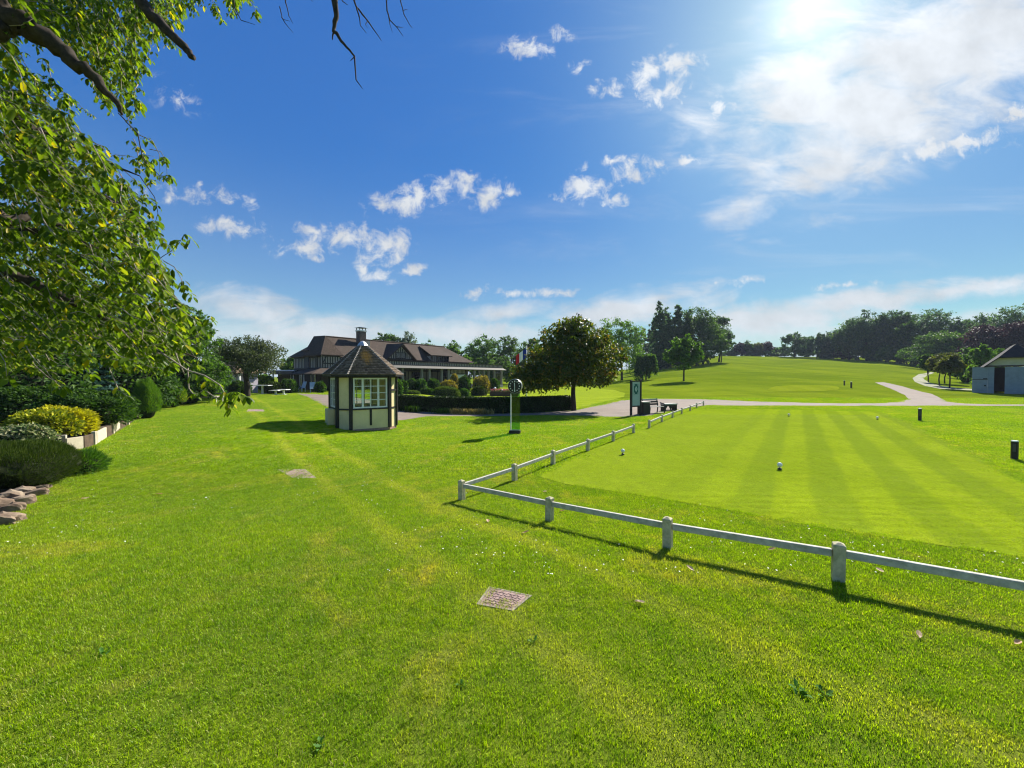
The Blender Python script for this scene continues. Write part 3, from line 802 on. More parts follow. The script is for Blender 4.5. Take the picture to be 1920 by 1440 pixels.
def weed(px, py, s, n, label, seed):
    p = gp(px, py); r = np.random.default_rng(seed); a = np.linspace(0, 2 * np.pi, n, endpoint=False) + r.random(n) * .6
    el = .35 + .7 * r.random(n); al = np.stack([np.cos(a) * np.cos(el), np.sin(a) * np.cos(el), np.sin(el)], -1)
    nr = np.stack([-np.cos(a) * np.sin(el), -np.sin(a) * np.sin(el), np.cos(el)], -1)
    V, Fc, t = leaves(np.zeros((n, 3)) + r.normal(size=(n, 3)) * (s * .25, s * .25, 0), al, nr, s * (.6 + .6 * r.random(n)), LEAF_OVAL, r.random(n))
    o = link('plantain_weed', bulk('plantain_weed', V, Fc, M_WEED, t), None, p); tag(o, label, 'weed', 'broad leaved weeds in the lawn')
weed(1500, 1300, .062, 9, 'upright broad leaved weed in the right foreground lawn', 1)
weed(1545, 1306, .055, 8, 'second weed just right of the upright one in the right foreground', 2)
weed(598, 1402, .045, 7, 'pale weed at the bottom edge left of centre', 3)
weed(196, 1226, .05, 6, 'pale weed tuft on the lower left lawn', 4)
weed(868, 1288, .04, 7, 'dark weed below the studded manhole cover', 5)
weed(1000, 1207, .04, 7, 'dark clover tuft right below the studded manhole cover', 6)
def daisies():
    r = np.random.default_rng(5); n = 2600
    Y = 4 + 22 * r.random(n) ** 1.2; X = (r.random(n) * 2 - 1) * 1.4 * Y
    q = np.sin(X * .8 + 1) * np.sin(Y * .6 + X * .3); k = (q + .6 * r.random(n) > .3) & ~inside(TEE, X, Y) & ~inside(PATH, X, Y) & ~inside(BED, X, Y)
    X, Y = X[k], Y[k]; n = len(X); P = np.stack([X, Y, T(X, Y) + .034], -1)
    a = rdirs(r, n) * (1, 1, .2); nr = np.stack([r.normal(size=n) * .25, r.normal(size=n) * .25 - .2, np.ones(n)], -1)
    tv = np.array([(math.cos(i * 1.0472), math.sin(i * 1.0472), 0) for i in range(6)] ); tf = np.array([(0, 1, 2), (0, 2, 3), (0, 3, 4), (0, 4, 5)])
    V, Fc, t = leaves(P, a, nr, .0055 + .005 * r.random(n), (tv, tf), r.random(n))
    tag(link('daisies', bulk('daisies', V, Fc, M_DAISY, t)), kind='stuff')
M_DAISY = plain('daisy_petal', (.75, .75, .66), .7, .2)
daisies()

# ------------------------------------------------------------------ kiosk
KIOSK_LOC = Vector((-7.26, 18.75, tz(-6.6, 17.8) - .02)); KIOSK_RZ = R(35)
def kiosk():
    t = thing('kiosk', 'small cream kiosk with black timbers, white window and steep tiled roof', 'kiosk', KIOSK_LOC, KIOSK_RZ)
    Wd, c = 1.72, .66; hw = Wd / 2; k = c * math.sqrt(.5); e = hw + k
    oct_ = [(-hw, -e), (hw, -e), (e, -hw), (e, hw), (hw, e), (-hw, e), (-e, hw), (-e, -hw)]   # front face is 0-1
    H, sill, head = 2.60, 1.06, 2.44
    names = ['front', 'rfront', 'right', 'rback', 'back', 'lback', 'left', 'lfront']
    for i in range(8):
        a = Vector(oct_[i] + (0,)); b = Vector(oct_[(i + 1) % 8] + (0,)); d = (b - a).normalized(); n = Vector((d.y, -d.x, 0)); L = (b - a).length
        rz = math.atan2(d.y, d.x); big = i % 2 == 0
        def slab(mb, s0, s1, z0, z1, o0, o1):   # along the face, outwards from o0 to o1
            m = a + d * ((s0 + s1) / 2) + n * ((o0 + o1) / 2); mb.box((m.x, m.y, (z0 + z1) / 2), (s1 - s0, abs(o1 - o0), z1 - z0), rz=rz); return mb
        # lower and upper wall panels
        mb = MB()
        if big:
            slab(mb, .002, L - .002, .10, sill, -.10, 0)
            part('wall_panel', mb, M_CREAM, t)
            mb = MB(); slab(mb, .002, L - .002, head, H, -.10, 0); part('wall_panel', mb, M_CREAM, t)
        else:
            slab(mb, .002, L - .002, .10, H, -.10, 0); part('wall_panel', mb, M_CREAM, t)
        # timbers: base, sill rail, head rail, corner posts
        mb = MB(); slab(mb, 0, L, .0, .12, -.05, .016); part('brick_plinth', mb, M_BRICK, t)
        mb = MB(); slab(mb, .07, L - .07, sill - .075, sill, .001, .028); part('timber', mb, M_TIMBER, t)
        mb = MB(); slab(mb, .07, L - .07, H - .15, H - .03, .001, .028); part('timber', mb, M_TIMBER, t)
        mb = MB(); mb.box((a.x, a.y, H / 2 + .05), (.145, .145, H - .14), rz=rz + R(-22.5)); part('timber', mb, M_TIMBER, t, bevel=.006)
        if big:
            mb = MB(); slab(mb, L / 2 - .05, L / 2 + .05, .26, sill - .076, .001, .026); part('timber', mb, M_TIMBER, t)
            # window: frame, bars, panes
            f = MB(); fw = .065; x0, x1 = .10, L - .10
            slab(f, x0, x1, sill, sill + fw, -.055, .012); slab(f, x0, x1, head - fw, head, -.055, .012)
            slab(f, x0, x0 + fw, sill + fw, head - fw, -.055, .012); slab(f, x1 - fw, x1, sill + fw, head - fw, -.055, .012)
            fr = part('window', f, M_WHITE, t)
            gx = [x0 + fw + (x1 - x0 - 2 * fw) * j / 4 for j in range(5)]; gz = [sill + fw + (head - sill - 2 * fw) * j / 4 for j in range(5)]
            for j in (1, 2, 3):
                w = .045 if j in (1, 3) else .018
                mb = MB(); slab(mb, gx[j] - w, gx[j] + w, sill + fw, head - fw, -.045, .004); part('glazing_bar', mb, M_WHITE, fr)
                mb = MB(); slab(mb, x0 + fw, x1 - fw, gz[j] - .014, gz[j] + .014, -.040, 0); part('glazing_bar', mb, M_WHITE, fr)
            for p in range(4):
                for q in range(4):
                    mb = MB(); slab(mb, gx[p] + .01, gx[p + 1] - .01, gz[q] + .01, gz[q + 1] - .01, -.024, -.020); part('pane', mb, M_GLASS, fr)
    # small bracket and meter box seen outside
    mb = MB(); a = Vector(oct_[1] + (0,)); b = Vector(oct_[2] + (0,)); d = (b - a).normalized(); n = Vector((d.y, -d.x, 0)); m = a + d * .35 + n * .03
    mb.box((m.x, m.y, 1.86), (.6, .06, .09), rz=math.atan2(d.y, d.x)); part('timber', mb, M_TIMBER, t)
    mb = MB(); mb.box((-e - .16, .1, .62), (.30, .62, .75)); part('meter_box', mb, M_CREAM, t, bevel=.01)
    mb = MB(); mb.box((-e - .16, .1, .17), (.2, .4, .15)); part('meter_box_foot', mb, M_BLACK, t)
    # inside: counter, till, shelf
    mb = MB(); mb.box((0, -e + .45, .86), (1.5, .5, .05)).box((-.5, -e + .45, .42), (.06, .42, .83)).box((.5, -e + .45, .42), (.06, .42, .83)); part('counter', mb, M_WHITE, t)
    mb = MB(); mb.box((.18, -e + .5, 1.05), (.42, .25, .32)).box((.18, -e + .5, .9), (.3, .28, .03)); part('till', mb, M_DARKSTEEL, t)
    mb = MB(); mb.prism([(x * .95, y * .95) for x, y in oct_], .02, .05); part('floor_slab', mb, M_BRICK, t)
    # roof: sheathing, courses of tiles, hips, cap
    ov = .31; ro = [(x * (1 + ov / e), y * (1 + ov / e)) for x, y in oct_]; zE, zA = H - .03, 4.16
    mb = MB(); n8 = len(ro)
    mb.add([(x, y, zE - .06) for x, y in ro] + [(x, y, zE) for x, y in ro] + [(0, 0, zA - .03)], [tuple(range(8))[::-1]] + [(i, (i + 1) % 8, 8 + (i + 1) % 8, 8 + i) for i in range(8)] + [(8 + i, 8 + (i + 1) % 8, 16) for i in range(8)])
    part('roof_boards', mb, M_TIMBER, t)
    r = np.random.default_rng(11); V = []; Fq = []; tint = []
    ap = Vector((0, 0, zA)); NC = 20
    for i in range(8):
        a = Vector(ro[i] + (zE,)); b = Vector(ro[(i + 1) % 8] + (zE,)); nrm = (b - a).cross(ap - a).normalized()
        for j in range(NC):
            s0, s1 = j / NC, min(1, (j + 1.25) / NC)
            p0, p1 = a.lerp(ap, s0), b.lerp(ap, s0); q0, q1 = a.lerp(ap, s1), b.lerp(ap, s1)
            Lw = (p1 - p0).length; n = max(1, int(round(Lw / .115)))
            for m in range(n):
                u0, u1 = m / n, (m + 1) / n; g = .004 / max(Lw, .01)
                if (j % 2) and n > 2: u0, u1 = max(0, u0 - .5 / n), min(1, u1 - .5 / n if m < n - 1 else 1)
                lift = .050 + .014 * r.random(); th = .040
                P = [p0.lerp(p1, u0 + g), p0.lerp(p1, u1 - g), q0.lerp(q1, u1 - g), q0.lerp(q1, u0 + g)]
                jit = (r.random() - .5) * .012; up = (ap - a).normalized() * jit
                top = [P[0] + nrm * lift + up, P[1] + nrm * (lift + .004 * r.random()) + up, P[2] + nrm * .012, P[3] + nrm * .012]
                bot = [top[0] - nrm * th, top[1] - nrm * th]
                k = len(V); V += [tuple(x) for x in top + bot]
                Fq += [(k, k + 1, k + 2, k + 3), (k + 4, k + 5, k + 1, k)]; tv = r.random(); tint += [tv, tv]
    me = bulk('tile', np.array(V), np.array(Fq), mat_tiles('kiosk_tile', (.10, .072, .05), (.17, .12, .08), (.25, .19, .135), (-.05, -.34, 1.83)), np.array(tint))
    tag(link('tile', me, t), kind='stuff')
    M_HIP = plain('pale_hip_tile', (.27, .235, .195), .8, .2, 0, .3, 9, .4, 40)
    for i in range(8):
        a = Vector(ro[i] + (zE + .02,)); hv = MB()
        for j in range(20):
            p = a.lerp(ap, j / 20 * .95); q = a.lerp(ap, (j + 1.12) / 20 * .95); d = (q - p).normalized(); side = d.cross(Vector((0, 0, 1))).normalized(); up = side.cross(d)
            w = .055
            hv.add([p - side * w + up * .008, p + up * .058, p + side * w + up * .008, q - side * w + up * .004, q + up * .036, q + side * w + up * .004], [(0, 1, 4, 3), (1, 2, 5, 4), (0, 2, 1)])
        tag(part('hip_tile', hv, M_HIP, t), kind='stuff')
    mb = MB(); mb.lathe([(.27, zA - .17), (.2, zA - .06), (.12, zA + .03), (.03, zA + .075)], 8); part('zinc_cap', mb, plain('dull_zinc', (.50, .51, .51), .5, .4, .4, .2, 10), t)
    M_ = t.matrix_basis
    rot = Matrix.Rotation(KIOSK_RZ, 2); NOGRASS.append([tuple((rot @ Vector(p)) * 1.02 + KIOSK_LOC.xy) for p in oct_])
kiosk()

# ------------------------------------------------------------------ clock on a glass pillar
def clock():
    p = gp(966, 813); fc = math.atan2(-p.y, -p.x)          # towards the camera
    t = thing('pillar_clock', 'round black faced clock on a green glass pillar in the lawn', 'clock', p, fc + math.pi / 2 - R(10))
    h0, R0 = 2.02, .295
    mb = MB(); mb.b(-.25, .22, -.13, .13, -.05, .14); part('base', mb, M_BLACK, t, bevel=.01)
    m, N, out = newmat('green_glass'); tr = N.n('ShaderNodeBsdfTransparent'); tr.inputs[0].default_value = (.42, .68, .54, 1)
    gl = N.n('ShaderNodeBsdfGlossy'); gl.inputs[0].default_value = (.8, .9, .85, 1); gl.inputs['Roughness'].default_value = .05
    mx = N.n('ShaderNodeMixShader'); mx.inputs[0].default_value = .06; N.l(tr.outputs[0], mx.inputs[1]); N.l(gl.outputs[0], mx.inputs[2]); N.l(mx.outputs[0], out.inputs[0])
    mb = MB(); mb.b(-.16, .20, -.008, .008, .17, 1.75); part('glass_panel', mb, m, t)
    mb = MB(); mb.b(-.17, .21, -.03, .03, .14, .17); part('bottom_rail', mb, M_STEEL, t)
    mb = MB(); mb.b(-.205, -.172, -.03, .03, .13, 1.82); part('upright', mb, M_WHITE, t, bevel=.006)
    ax = Matrix.Rotation(math.pi / 2, 3, 'X')
    def disc(prof, k=40):
        q = MB(); q.lathe(prof, k); q.v = [tuple(ax @ Vector(v) + Vector((0, 0, h0))) for v in q.v]; return q
    part('drum', disc([(R0 - .004, -.13), (R0 + .004, -.12), (R0 + .004, .105), (R0, .115), (R0 - .03, .115)]), M_STEEL, t, smooth=False)
    part('dial', disc([(R0 - .006, .1155), (R0 - .010, .119), (.001, .1195)]), M_BLACK, t)
    for i in range(12):
        a = i * math.pi / 6; mb = MB(); s = .040 if i % 3 else .048
        mb.box((math.sin(a) * R0 * .70, -.1225, h0 + math.cos(a) * R0 * .70), (s, .005, s), rot=Matrix.Rotation(a, 3, 'Y')); part('hour_mark', mb, M_WHITE, t)
    for ang, L, w, y in ((R(180), .185, .022, -.128), (R(-7), .13, .028, -.134)):
        mb = MB(); mb.box((math.sin(ang) * L / 2, y, h0 + math.cos(ang) * L / 2), (w, .004, L + .03), rot=Matrix.Rotation(ang, 3, 'Y')); part('hand', mb, M_WHITE, t)
    mb = MB(); mb.b(-.2, .2, -.06, .06, 1.70, 1.78); part('cradle', mb, M_DARKSTEEL, t)
clock()

# ------------------------------------------------------------------ sign, bench, stool
M_SIGNBACK = plain('pale_green_board', (.34, .44, .41), .5, .3, 0, .06, 3, dirt=(.26, .36, .33), dirt_scale=1, dirt_amt=.3)
M_TEAL = plain('dark_teal_print', (.012, .10, .085), .5, .3, 0, .1, 10)
M_PALEPRINT = plain('pale_print', (.55, .66, .62), .5, .3, 0, .05, 10)
def sign():
    a, b = gp(1184.5, 780.5), gp(1199, 778); c = (a + b) / 2; d = (b - a); L = .78
    t = thing('information_sign', 'upright pale green sign in a black frame with a dark scroll emblem', 'sign', c, math.atan2(d.y, d.x))
    t.rotation_euler = (0, 0, R(28))
    H = 2.18
    for s in (-1, 1):
        mb = MB(); mb.b(s * L / 2 - .055, s * L / 2 + .055, -.055, .055, -.1, H + (.03 if s > 0 else 0)); part('post', mb, M_TIMBER, t, bevel=.006)
    mb = MB(); mb.b(-L / 2 + .056, L / 2 - .056, -.02, .02, .62, H - .09); part('board', mb, M_SIGNBACK, t)
    mb = MB(); mb.b(-L / 2 + .056, L / 2 - .056, -.04, .04, H - .09, H - .03); part('top_rail', mb, M_TIMBER, t)
    mb = MB(); mb.b(-L / 2 + .056, L / 2 - .056, -.04, .04, .54, .62); part('bottom_rail', mb, M_TIMBER, t)
    z = 1.64; w, h = .185, .32
    mb = MB(); mb.b(-w, w, -.0235, -.0205, z - h, z + h); part('emblem_field', mb, M_TEAL, t)
    def flat(name, pts, y):
        q = MB(); q.add([(x, y, zz) for x, zz in pts], [tuple(range(len(pts)))]); part(name, q, M_PALEPRINT, t)
    # a scrolled lozenge with four corner flourishes
    lo = []
    for i in range(24):
        an = i / 24 * 2 * math.pi; rr = .5 + .08 * math.cos(4 * an) + .05 * math.cos(8 * an)
        lo.append((math.sin(an) * rr * w * .95, z + math.cos(an) * rr * h * .9))
    flat('emblem_shield', lo, -.0265)
    inn = [(math.sin(i / 12 * 6.2832) * w * .26, z + math.cos(i / 12 * 6.2832) * h * .25) for i in range(12)]
    q = MB(); q.add([(x, -.029, zz) for x, zz in inn], [tuple(range(12))]); part('emblem_ring', q, M_TEAL, t)
    flat('emblem_centre', [(math.sin(i / 6 * 6.2832) * w * .15, z + math.cos(i / 6 * 6.2832) * h * .15) for i in range(6)], -.0315)
    for sx in (-1, 1):
        for sz in (-1, 1):
            flat('emblem_corner', [(sx * w * .86, z + sz * h * .90), (sx * w * .56, z + sz * h * .88), (sx * w * .68, z + sz * h * .76), (sx * w * .60, z + sz * h * .66), (sx * w * .78, z + sz * h * .70), (sx * w * .88, z + sz * h * .66)], -.0265)
sign()
M_YELLOW = plain('yellow_plastic', (.75, .62, .03), .5, .3, 0, .05, 5)
def pin(px, py, label):
    p = gp(px, py); t = thing('putting_pin', label, 'putting pin', p, 0, 'small yellow pins on the putting green')
    mb = MB(); mb.lathe([(.012, -.05), (.012, .5)], 6); part('stick', mb, M_WHITE, t)
    mb = MB(); mb.add([(0, .012, .36), (0, .012, .56), (-.26, .03, .46), (0, -.012, .36), (0, -.012, .56), (-.26, .01, .46)], [(0, 1, 2), (5, 4, 3), (0, 2, 5, 3), (2, 1, 4, 5), (1, 0, 3, 4)]); part('pennant', mb, M_YELLOW, t)
pin(981, 741, 'small yellow pin on the putting green between flower planter and magnolia')
pin(1016, 733, 'small yellow pin seen under the left of the magnolia crown')
pin(1061, 737, 'small yellow pin just left of the magnolia trunk')
pin(890, 740, 'small yellow pin left of the flower planter')
M_PALEWOOD = plain('bleached_wood', (.50, .46, .40), .8, .2, 0, .2, 8, .4, 40)
def litter_bench():
    p = gp(1213, 778.5); q = gp(1232, 773); d = (q - p); rz = math.atan2(d.y, d.x)
    t = thing('litter_bin', 'black square litter bin with a pale lid, beside the sign', 'litter bin', gp(1206.5, 777), R(24))
    mb = MB(); mb.b(-.27, .27, -.27, .27, 0, .74); part('body', mb, M_BLACK, t, bevel=.015)
    mb = MB(); mb.b(-.31, .31, -.31, .31, .76, .83); part('lid', mb, M_PALEWOOD, t, bevel=.01)
    mb = MB()
    for sx in (-1, 1):
        for sy in (-1, 1): mb.b(sx * .25 - .02, sx * .25 + .02, sy * .25 - .02, sy * .25 + .02, .739, .761)
    part('lid_support', mb, M_BLACK, t)
    t = thing('park_bench', 'black garden bench with a curved end frame, beside the litter bin', 'bench', gp(1225, 775), R(24))
    for s in (-.62, .62):
        mb = MB(); mb.tube([(s, -.32, 0), (s, -.36, .35), (s, -.30, .62), (s, .05, .68)], .035, 6); part('armrest', mb, M_BLACK, t)
        mb = MB(); mb.tube([(s, .30, 0), (s, .24, .42), (s, .36, .95)], .038, 6); part('leg', mb, M_BLACK, t)
        mb = MB(); mb.tube([(s, -.34, .40), (s, .26, .40)], .03, 6); part('seat_bearer', mb, M_BLACK, t)
    for k in range(4):
        mb = MB(); mb.b(-.66, .66, -.34 + k * .15, -.22 + k * .15, .435, .465); part('seat_slat', mb, M_PALEWOOD if k < 1 else M_BLACK, t)
    for k in range(3):
        mb = MB(); mb.bar((-.66, .26 + .035 * k, .58 + k * .15), (.66, .26 + .035 * k, .58 + k * .15), .03, .11); part('back_slat', mb, M_PALEWOOD if k == 2 else M_BLACK, t)
    t = thing('low_bench', 'small low stone bench with arched sides on the path', 'bench', gp(1254, 770.5), R(22))
    mb = MB(); mb.b(-.56, .56, -.24, .24, .44, .53); part('seat', mb, M_PALEWOOD, t, bevel=.01)
    for s in (-1, 1):
        mb = MB(); mb.b(s * .50 - .05, s * .50 + .05, -.2, .2, 0, .438); part('leg', mb, M_TIMBER, t, bevel=.006)
    def arch(x0, x1):
        q = MB(); n = 10; xs = [x0 + (x1 - x0) * i / n for i in range(n + 1)]
        for a, b in zip(xs[:-1], xs[1:]):
            za = .12 + .24 * math.sin(math.pi * (a - x0) / (x1 - x0)); zb = .12 + .24 * math.sin(math.pi * (b - x0) / (x1 - x0))
            q.hexa([(a, -.19, za), (b, -.19, zb), (b, -.14, zb), (a, -.14, za), (a, -.19, .437), (b, -.19, .437), (b, -.14, .437), (a, -.14, .437)])
        return q
    part('arched_apron', arch(-.449, -.02), M_TIMBER, t); part('arched_apron', arch(.02, .449), M_TIMBER, t)
    mb = MB(); mb.b(-.449, .449, -.14, -.05, .04, .1); part('stretcher', mb, M_TIMBER, t)
    mb = MB(); mb.b(-.0195, .0195, -.19, -.14, .1, .437); part('middle_leg', mb, M_TIMBER, t)
litter_bench()
# ------------------------------------------------------------------ clubhouse
def mat_roof(name, ca, cb, cc, sc=1.0):
    """small brown clay tiles seen from far: courses, single tiles, moss drifts"""
    m, N, out = newmat(name)
    tc = N.n('ShaderNodeTexCoord'); p = tc.outputs['Object']
    br = N.n('ShaderNodeTexBrick'); br.inputs['Scale'].default_value = 1.0
    sp = N.n('ShaderNodeSeparateXYZ'); N.l(p, sp.inputs[0])
    cm = N.n('ShaderNodeCombineXYZ'); N.l(N.math('ADD', sp.outputs[0], N.math('MULTIPLY', sp.outputs[1], .83)), cm.inputs[0]); N.l(N.math('MULTIPLY', sp.outputs[2], 1.4), cm.inputs[1]); N.l(cm.outputs[0], br.inputs[0])
    for k, v in (('Brick Width', .19 * sc), ('Row Height', .17 * sc), ('Mortar Size', .012), ('Bias', 0)): br.inputs[k].default_value = v
    br.inputs['Color1'].default_value = ca + (1,); br.inputs['Color2'].default_value = cb + (1,); br.inputs['Mortar'].default_value = (.03, .022, .018, 1)
    n1 = N.noise(p, .7, 6, .65, .5); n2 = N.noise(p, 3.5, 5, .6)
    c = N.mix(N.lin(n1, .42, .68, 0, .7), br.outputs[0], cc)
    c = N.mix(N.lin(n2, .5, .75, 0, .5), c, (.05, .042, .03))
    principled(N, out, c, .9, .12, 0, bump(N, br.outputs['Fac'], -.6, .02)); return m
M_CROOF = mat_roof('clubhouse_tiles', (.072, .050, .038), (.105, .074, .055), (.062, .05, .036))
M_INFILL = plain('pale_infill_plaster', (.33, .31, .265), .85, .15, 0, .08, 2, dirt=(.42, .40, .35), dirt_scale=1, dirt_amt=.4)
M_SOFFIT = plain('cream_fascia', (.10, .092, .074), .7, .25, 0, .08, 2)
M_COLUMN = plain('grey_white_column', (.22, .21, .185), .8, .15, 0, .1, 3)
M_SHUTTER = plain('navy_shutter', (.010, .012, .035), .5, .3, 0, .2, 5)
M_PLINTH = plain('grey_plinth', (.34, .31, .28), .9, .1, 0, .2, 3)
M_PVC = plain('pale_terrace_screen', (.55, .60, .58), .5, .3, 0, .06, 2)
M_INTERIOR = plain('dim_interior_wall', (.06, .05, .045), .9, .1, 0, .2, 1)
BOXES = {}
def shared_box(w, d, h, mat, name):
    k = (round(w, 3), round(d, 3), round(h, 3), mat.name, name)
    if k not in BOXES: BOXES[k] = MB().b(-w / 2, w / 2, -d / 2, d / 2, -h / 2, h / 2).mesh(name, mat)
    return BOXES[k]
def piece(name, parent, c, d, mat): return link(name, shared_box(d[0], d[1], d[2], mat, name), parent, c)
def roof_poly(name, parent, verts, faces, th=.10, mat=None):
    mb = MB(); vs = [Vector(v) for v in verts]
    n = len(vs); mb.add(vs + [v - Vector((0, 0, th)) for v in vs], [tuple(f) for f in faces] + [tuple(i + n for i in f)[::-1] for f in faces])
    edges = {}
    for f in faces:
        for a, b in zip(f, f[1:] + f[:1]): edges[(a, b)] = 1
    for (a, b) in edges:
        if (b, a) not in edges: mb.f.append((b, a, a + n, b + n))
    return part(name, mb, mat or M_CROOF, parent)
def stud_wall(parent, x0, x1, y, z0, z1, step, axis='x', braces=(), out=-1):
    """half-timbered wall: plaster between dark studs, rails top and bottom; along local x (or y)"""
    L = x1 - x0
    def P(c, d, nm, mat):
        if axis == 'x': piece(nm, parent, (c[0], y + c[1], c[2]), d, mat)
        else: piece(nm, parent, (y + c[1], c[0], c[2]), (d[1], d[0], d[2]), mat)
    P(((x0 + x1) / 2, -out * .06, (z0 + z1) / 2), (L, .12, z1 - z0), 'plaster_panel', M_INFILL)
    n = max(1, int(round(L / step)))
    for i in range(n + 1):
        x = x0 + .06 + (L - .12) * i / n
        P((x, out * .018, (z0 + z1) / 2), (.11, .032, z1 - z0 - .30), 'timber', M_TIMBER)
    for z in (z0 + .07, z1 - .07): P(((x0 + x1) / 2, out * .021, z), (L, .040, .14), 'timber', M_TIMBER)
def window(parent, x, y, z, w, h, cols=2, rows=2, axis='x', out=-1, frame=M_TIMBER, glass=M_DARKGLASS):
    def P(nm, par, c, d, mat):
        if axis == 'x': return piece(nm, par, (x + c[0], y + c[1], z + c[2]), d, mat)
        return piece(nm, par, (x + c[1], y + c[0], z + c[2]), (d[1], d[0], d[2]), mat)
    f = MB(); t = .07; e = out * .05
    for (cx, cz, dx, dz) in ((0, h / 2 - t / 2, w, t), (0, -h / 2 + t / 2, w, t), (-w / 2 + t / 2, 0, t, h - 2 * t), (w / 2 - t / 2, 0, t, h - 2 * t)):
        if axis == 'x': f.box((x + cx, y + e, z + cz), (dx, .07, dz))
        else: f.box((x + e, y + cx, z + cz), (.07, dx, dz))
    fr = part('window', f, frame, parent)
    for i in range(1, cols): P('glazing_bar', fr, (-w / 2 + w * i / cols, e, 0), (.045, .05, h - 2 * t), frame)
    for i in range(cols):
        for j in range(rows):
            pw, ph = (w - 2 * t) / cols, (h - 2 * t) / rows
            P('pane', fr, (-w / 2 + t + pw * (i + .5), e - out * .012, -h / 2 + t + ph * (j + .5)), (pw - .03, .02, ph - .03), glass)
def clubhouse():
    org = Vector((-22, 43, 0)); t = thing('clubhouse', 'long half timbered clubhouse with brown tiled roofs, chimney and columned terrace', 'building', org, math.atan2(.819, .573))
    G = .35
    # ------- main block
    zr, ze, yr = 7.1, 4.5, 4.0
    y0, y1, x0, x1 = .8, 7.2, 1.0, 27.6
    roof_poly('roof', t, [(x0 - .5, y0, ze), (x1 + .5, y0, ze), (x1 + .5, y1, ze), (x0 - .5, y1, ze), (3.6, yr, zr), (24.0, yr, zr)], [[0, 1, 5, 4], [1, 2, 5], [2, 3, 4, 5], [3, 0, 4]])
    mb = MB(); mb.tube([(3.55, yr, zr + .03), (24.05, yr, zr + .03)], .10, 6); part('ridge_tiles', mb, M_CROOF, t)
    stud_wall(t, x0, x1 - .2, y0 + .55, 3.0, 4.42, .42)
    stud_wall(t, y0 + .56, y1 - .3, x0 + .0, 3.0, 4.40, .36, axis='y')
    piece('plaster_panel', t, (x1 - .3, (y0 + y1) / 2 + .2, 2.4), (.2, y1 - y0 - 1.2, 4.0), M_INFILL)
    piece('plaster_panel', t, ((x0 + x1) / 2, y1 - .35, 2.4), (x1 - x0 - .6, .2, 4.0), M_INFILL)
    piece('plinth', t, ((x0 + x1) / 2, 4.2, .3), (x1 - x0 - .4, 5.6, .9), M_PLINTH)
    # ground floor wall behind the terrace, dim, with glazed doors
    stud_wall(t, 6.0, x1 - .3, y0 + 2.0, .6, 3.0, 1.2)
    for k, x in enumerate((8.2, 11.2, 14.0, 17.0, 23.2, 26.0)): window(t, x, y0 + 1.96, 1.75, 1.9, 2.1, 3, 3)
    # ------- wing with hipped end towards the lawn
    a, b = .66, 3.45
    roof_poly('wing_roof', t, [(a, 0, 4.62), (b, 0, 4.62), (2.05, 1.5, 6.95), (2.05, 4.1, 7.02), (a - .35, 3.4, 4.55), (b + .35, 3.4, 4.9)], [[0, 1, 2], [1, 5, 3, 2], [4, 0, 2, 3]])
    stud_wall(t, a + .3, b - .25, .30, 3.0, 4.55, .30)
    piece('timber', t, ((a + b) / 2, .27, 3.62), (b - a - .6, .03, .12), M_TIMBER)
    for s, x in ((1, 1.25),):
        mb = MB(); mb.bar((1.05, .255, 3.7), (1.45, .255, 4.4), .03, .10); part('timber', mb, M_TIMBER, t)
    stud_wall(t, .35, 2.2, a + .35, 3.0, 4.5, .30, axis='y')
    # small dormer with dark shutter door on the end wall
    piece('shutter', t, (x0 - .08, 3.6, 3.85), (.10, 1.0, 1.5), M_SHUTTER)
    piece('dormer_wall', t, (x0 + .35, 3.6, 4.85), (.9, 1.1, .6), M_INFILL)
    window(t, x0 - .1, 3.6, 4.85, .9, .5, 1, 1, axis='y')
    roof_poly('dormer_roof', t, [(x0 - .4, 2.8, 5.2), (x0 - .4, 4.4, 5.2), (x0 + 1.6, 4.3, 5.75), (x0 + 1.6, 2.9, 5.75)], [[0, 1, 2, 3]], .12)
    # pent roof and porch round the left end
    roof_poly('porch_roof', t, [(-1.2, -1.6, 2.42), (5.8, -1.6, 2.42), (5.8, .32, 3.12), (.9, .32, 3.12), (.9, 3.4, 3.12), (-1.2, 3.4, 2.42)], [[0, 1, 2, 3], [0, 3, 4, 5]], .12)
    for x, y in ((-1.0, -1.4), (1.2, -1.4), (3.5, -1.4), (5.6, -1.4), (-1.0, 3.2)): piece('post', t, (x, y, 1.35), (.16, .16, 2.1), M_TIMBER)
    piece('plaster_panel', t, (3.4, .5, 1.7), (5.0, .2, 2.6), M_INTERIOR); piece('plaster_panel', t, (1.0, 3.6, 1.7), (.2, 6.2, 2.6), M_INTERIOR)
    window(t, 3.3, .38, 1.75, 2.6, 1.1, 4, 1, frame=M_WHITE, glass=M_PVC)
    window(t, 5.2, .38, 1.75, .9, 1.5, 2, 3, frame=M_SHUTTER)
    window(t, .88, 2.0, 1.7, 1.0, 1.6, 2, 3, axis='y', frame=M_WHITE); window(t, .88, 4.6, 1.7, 1.0, 1.6, 2, 3, axis='y', frame=M_WHITE)
    # chimney
    mb = MB(); mb.b(7.3, 8.25, 2.6, 3.4, 5.2, 8.05); ch = part('chimney', mb, plain('chimney_brick', (.13, .10, .085), .9, .1, 0, .3, 6, .4, 30), t)
    mb = MB(); mb.b(7.22, 8.33, 2.52, 3.48, 8.05, 8.2); part('chimney_collar', mb, M_WHITE, ch)
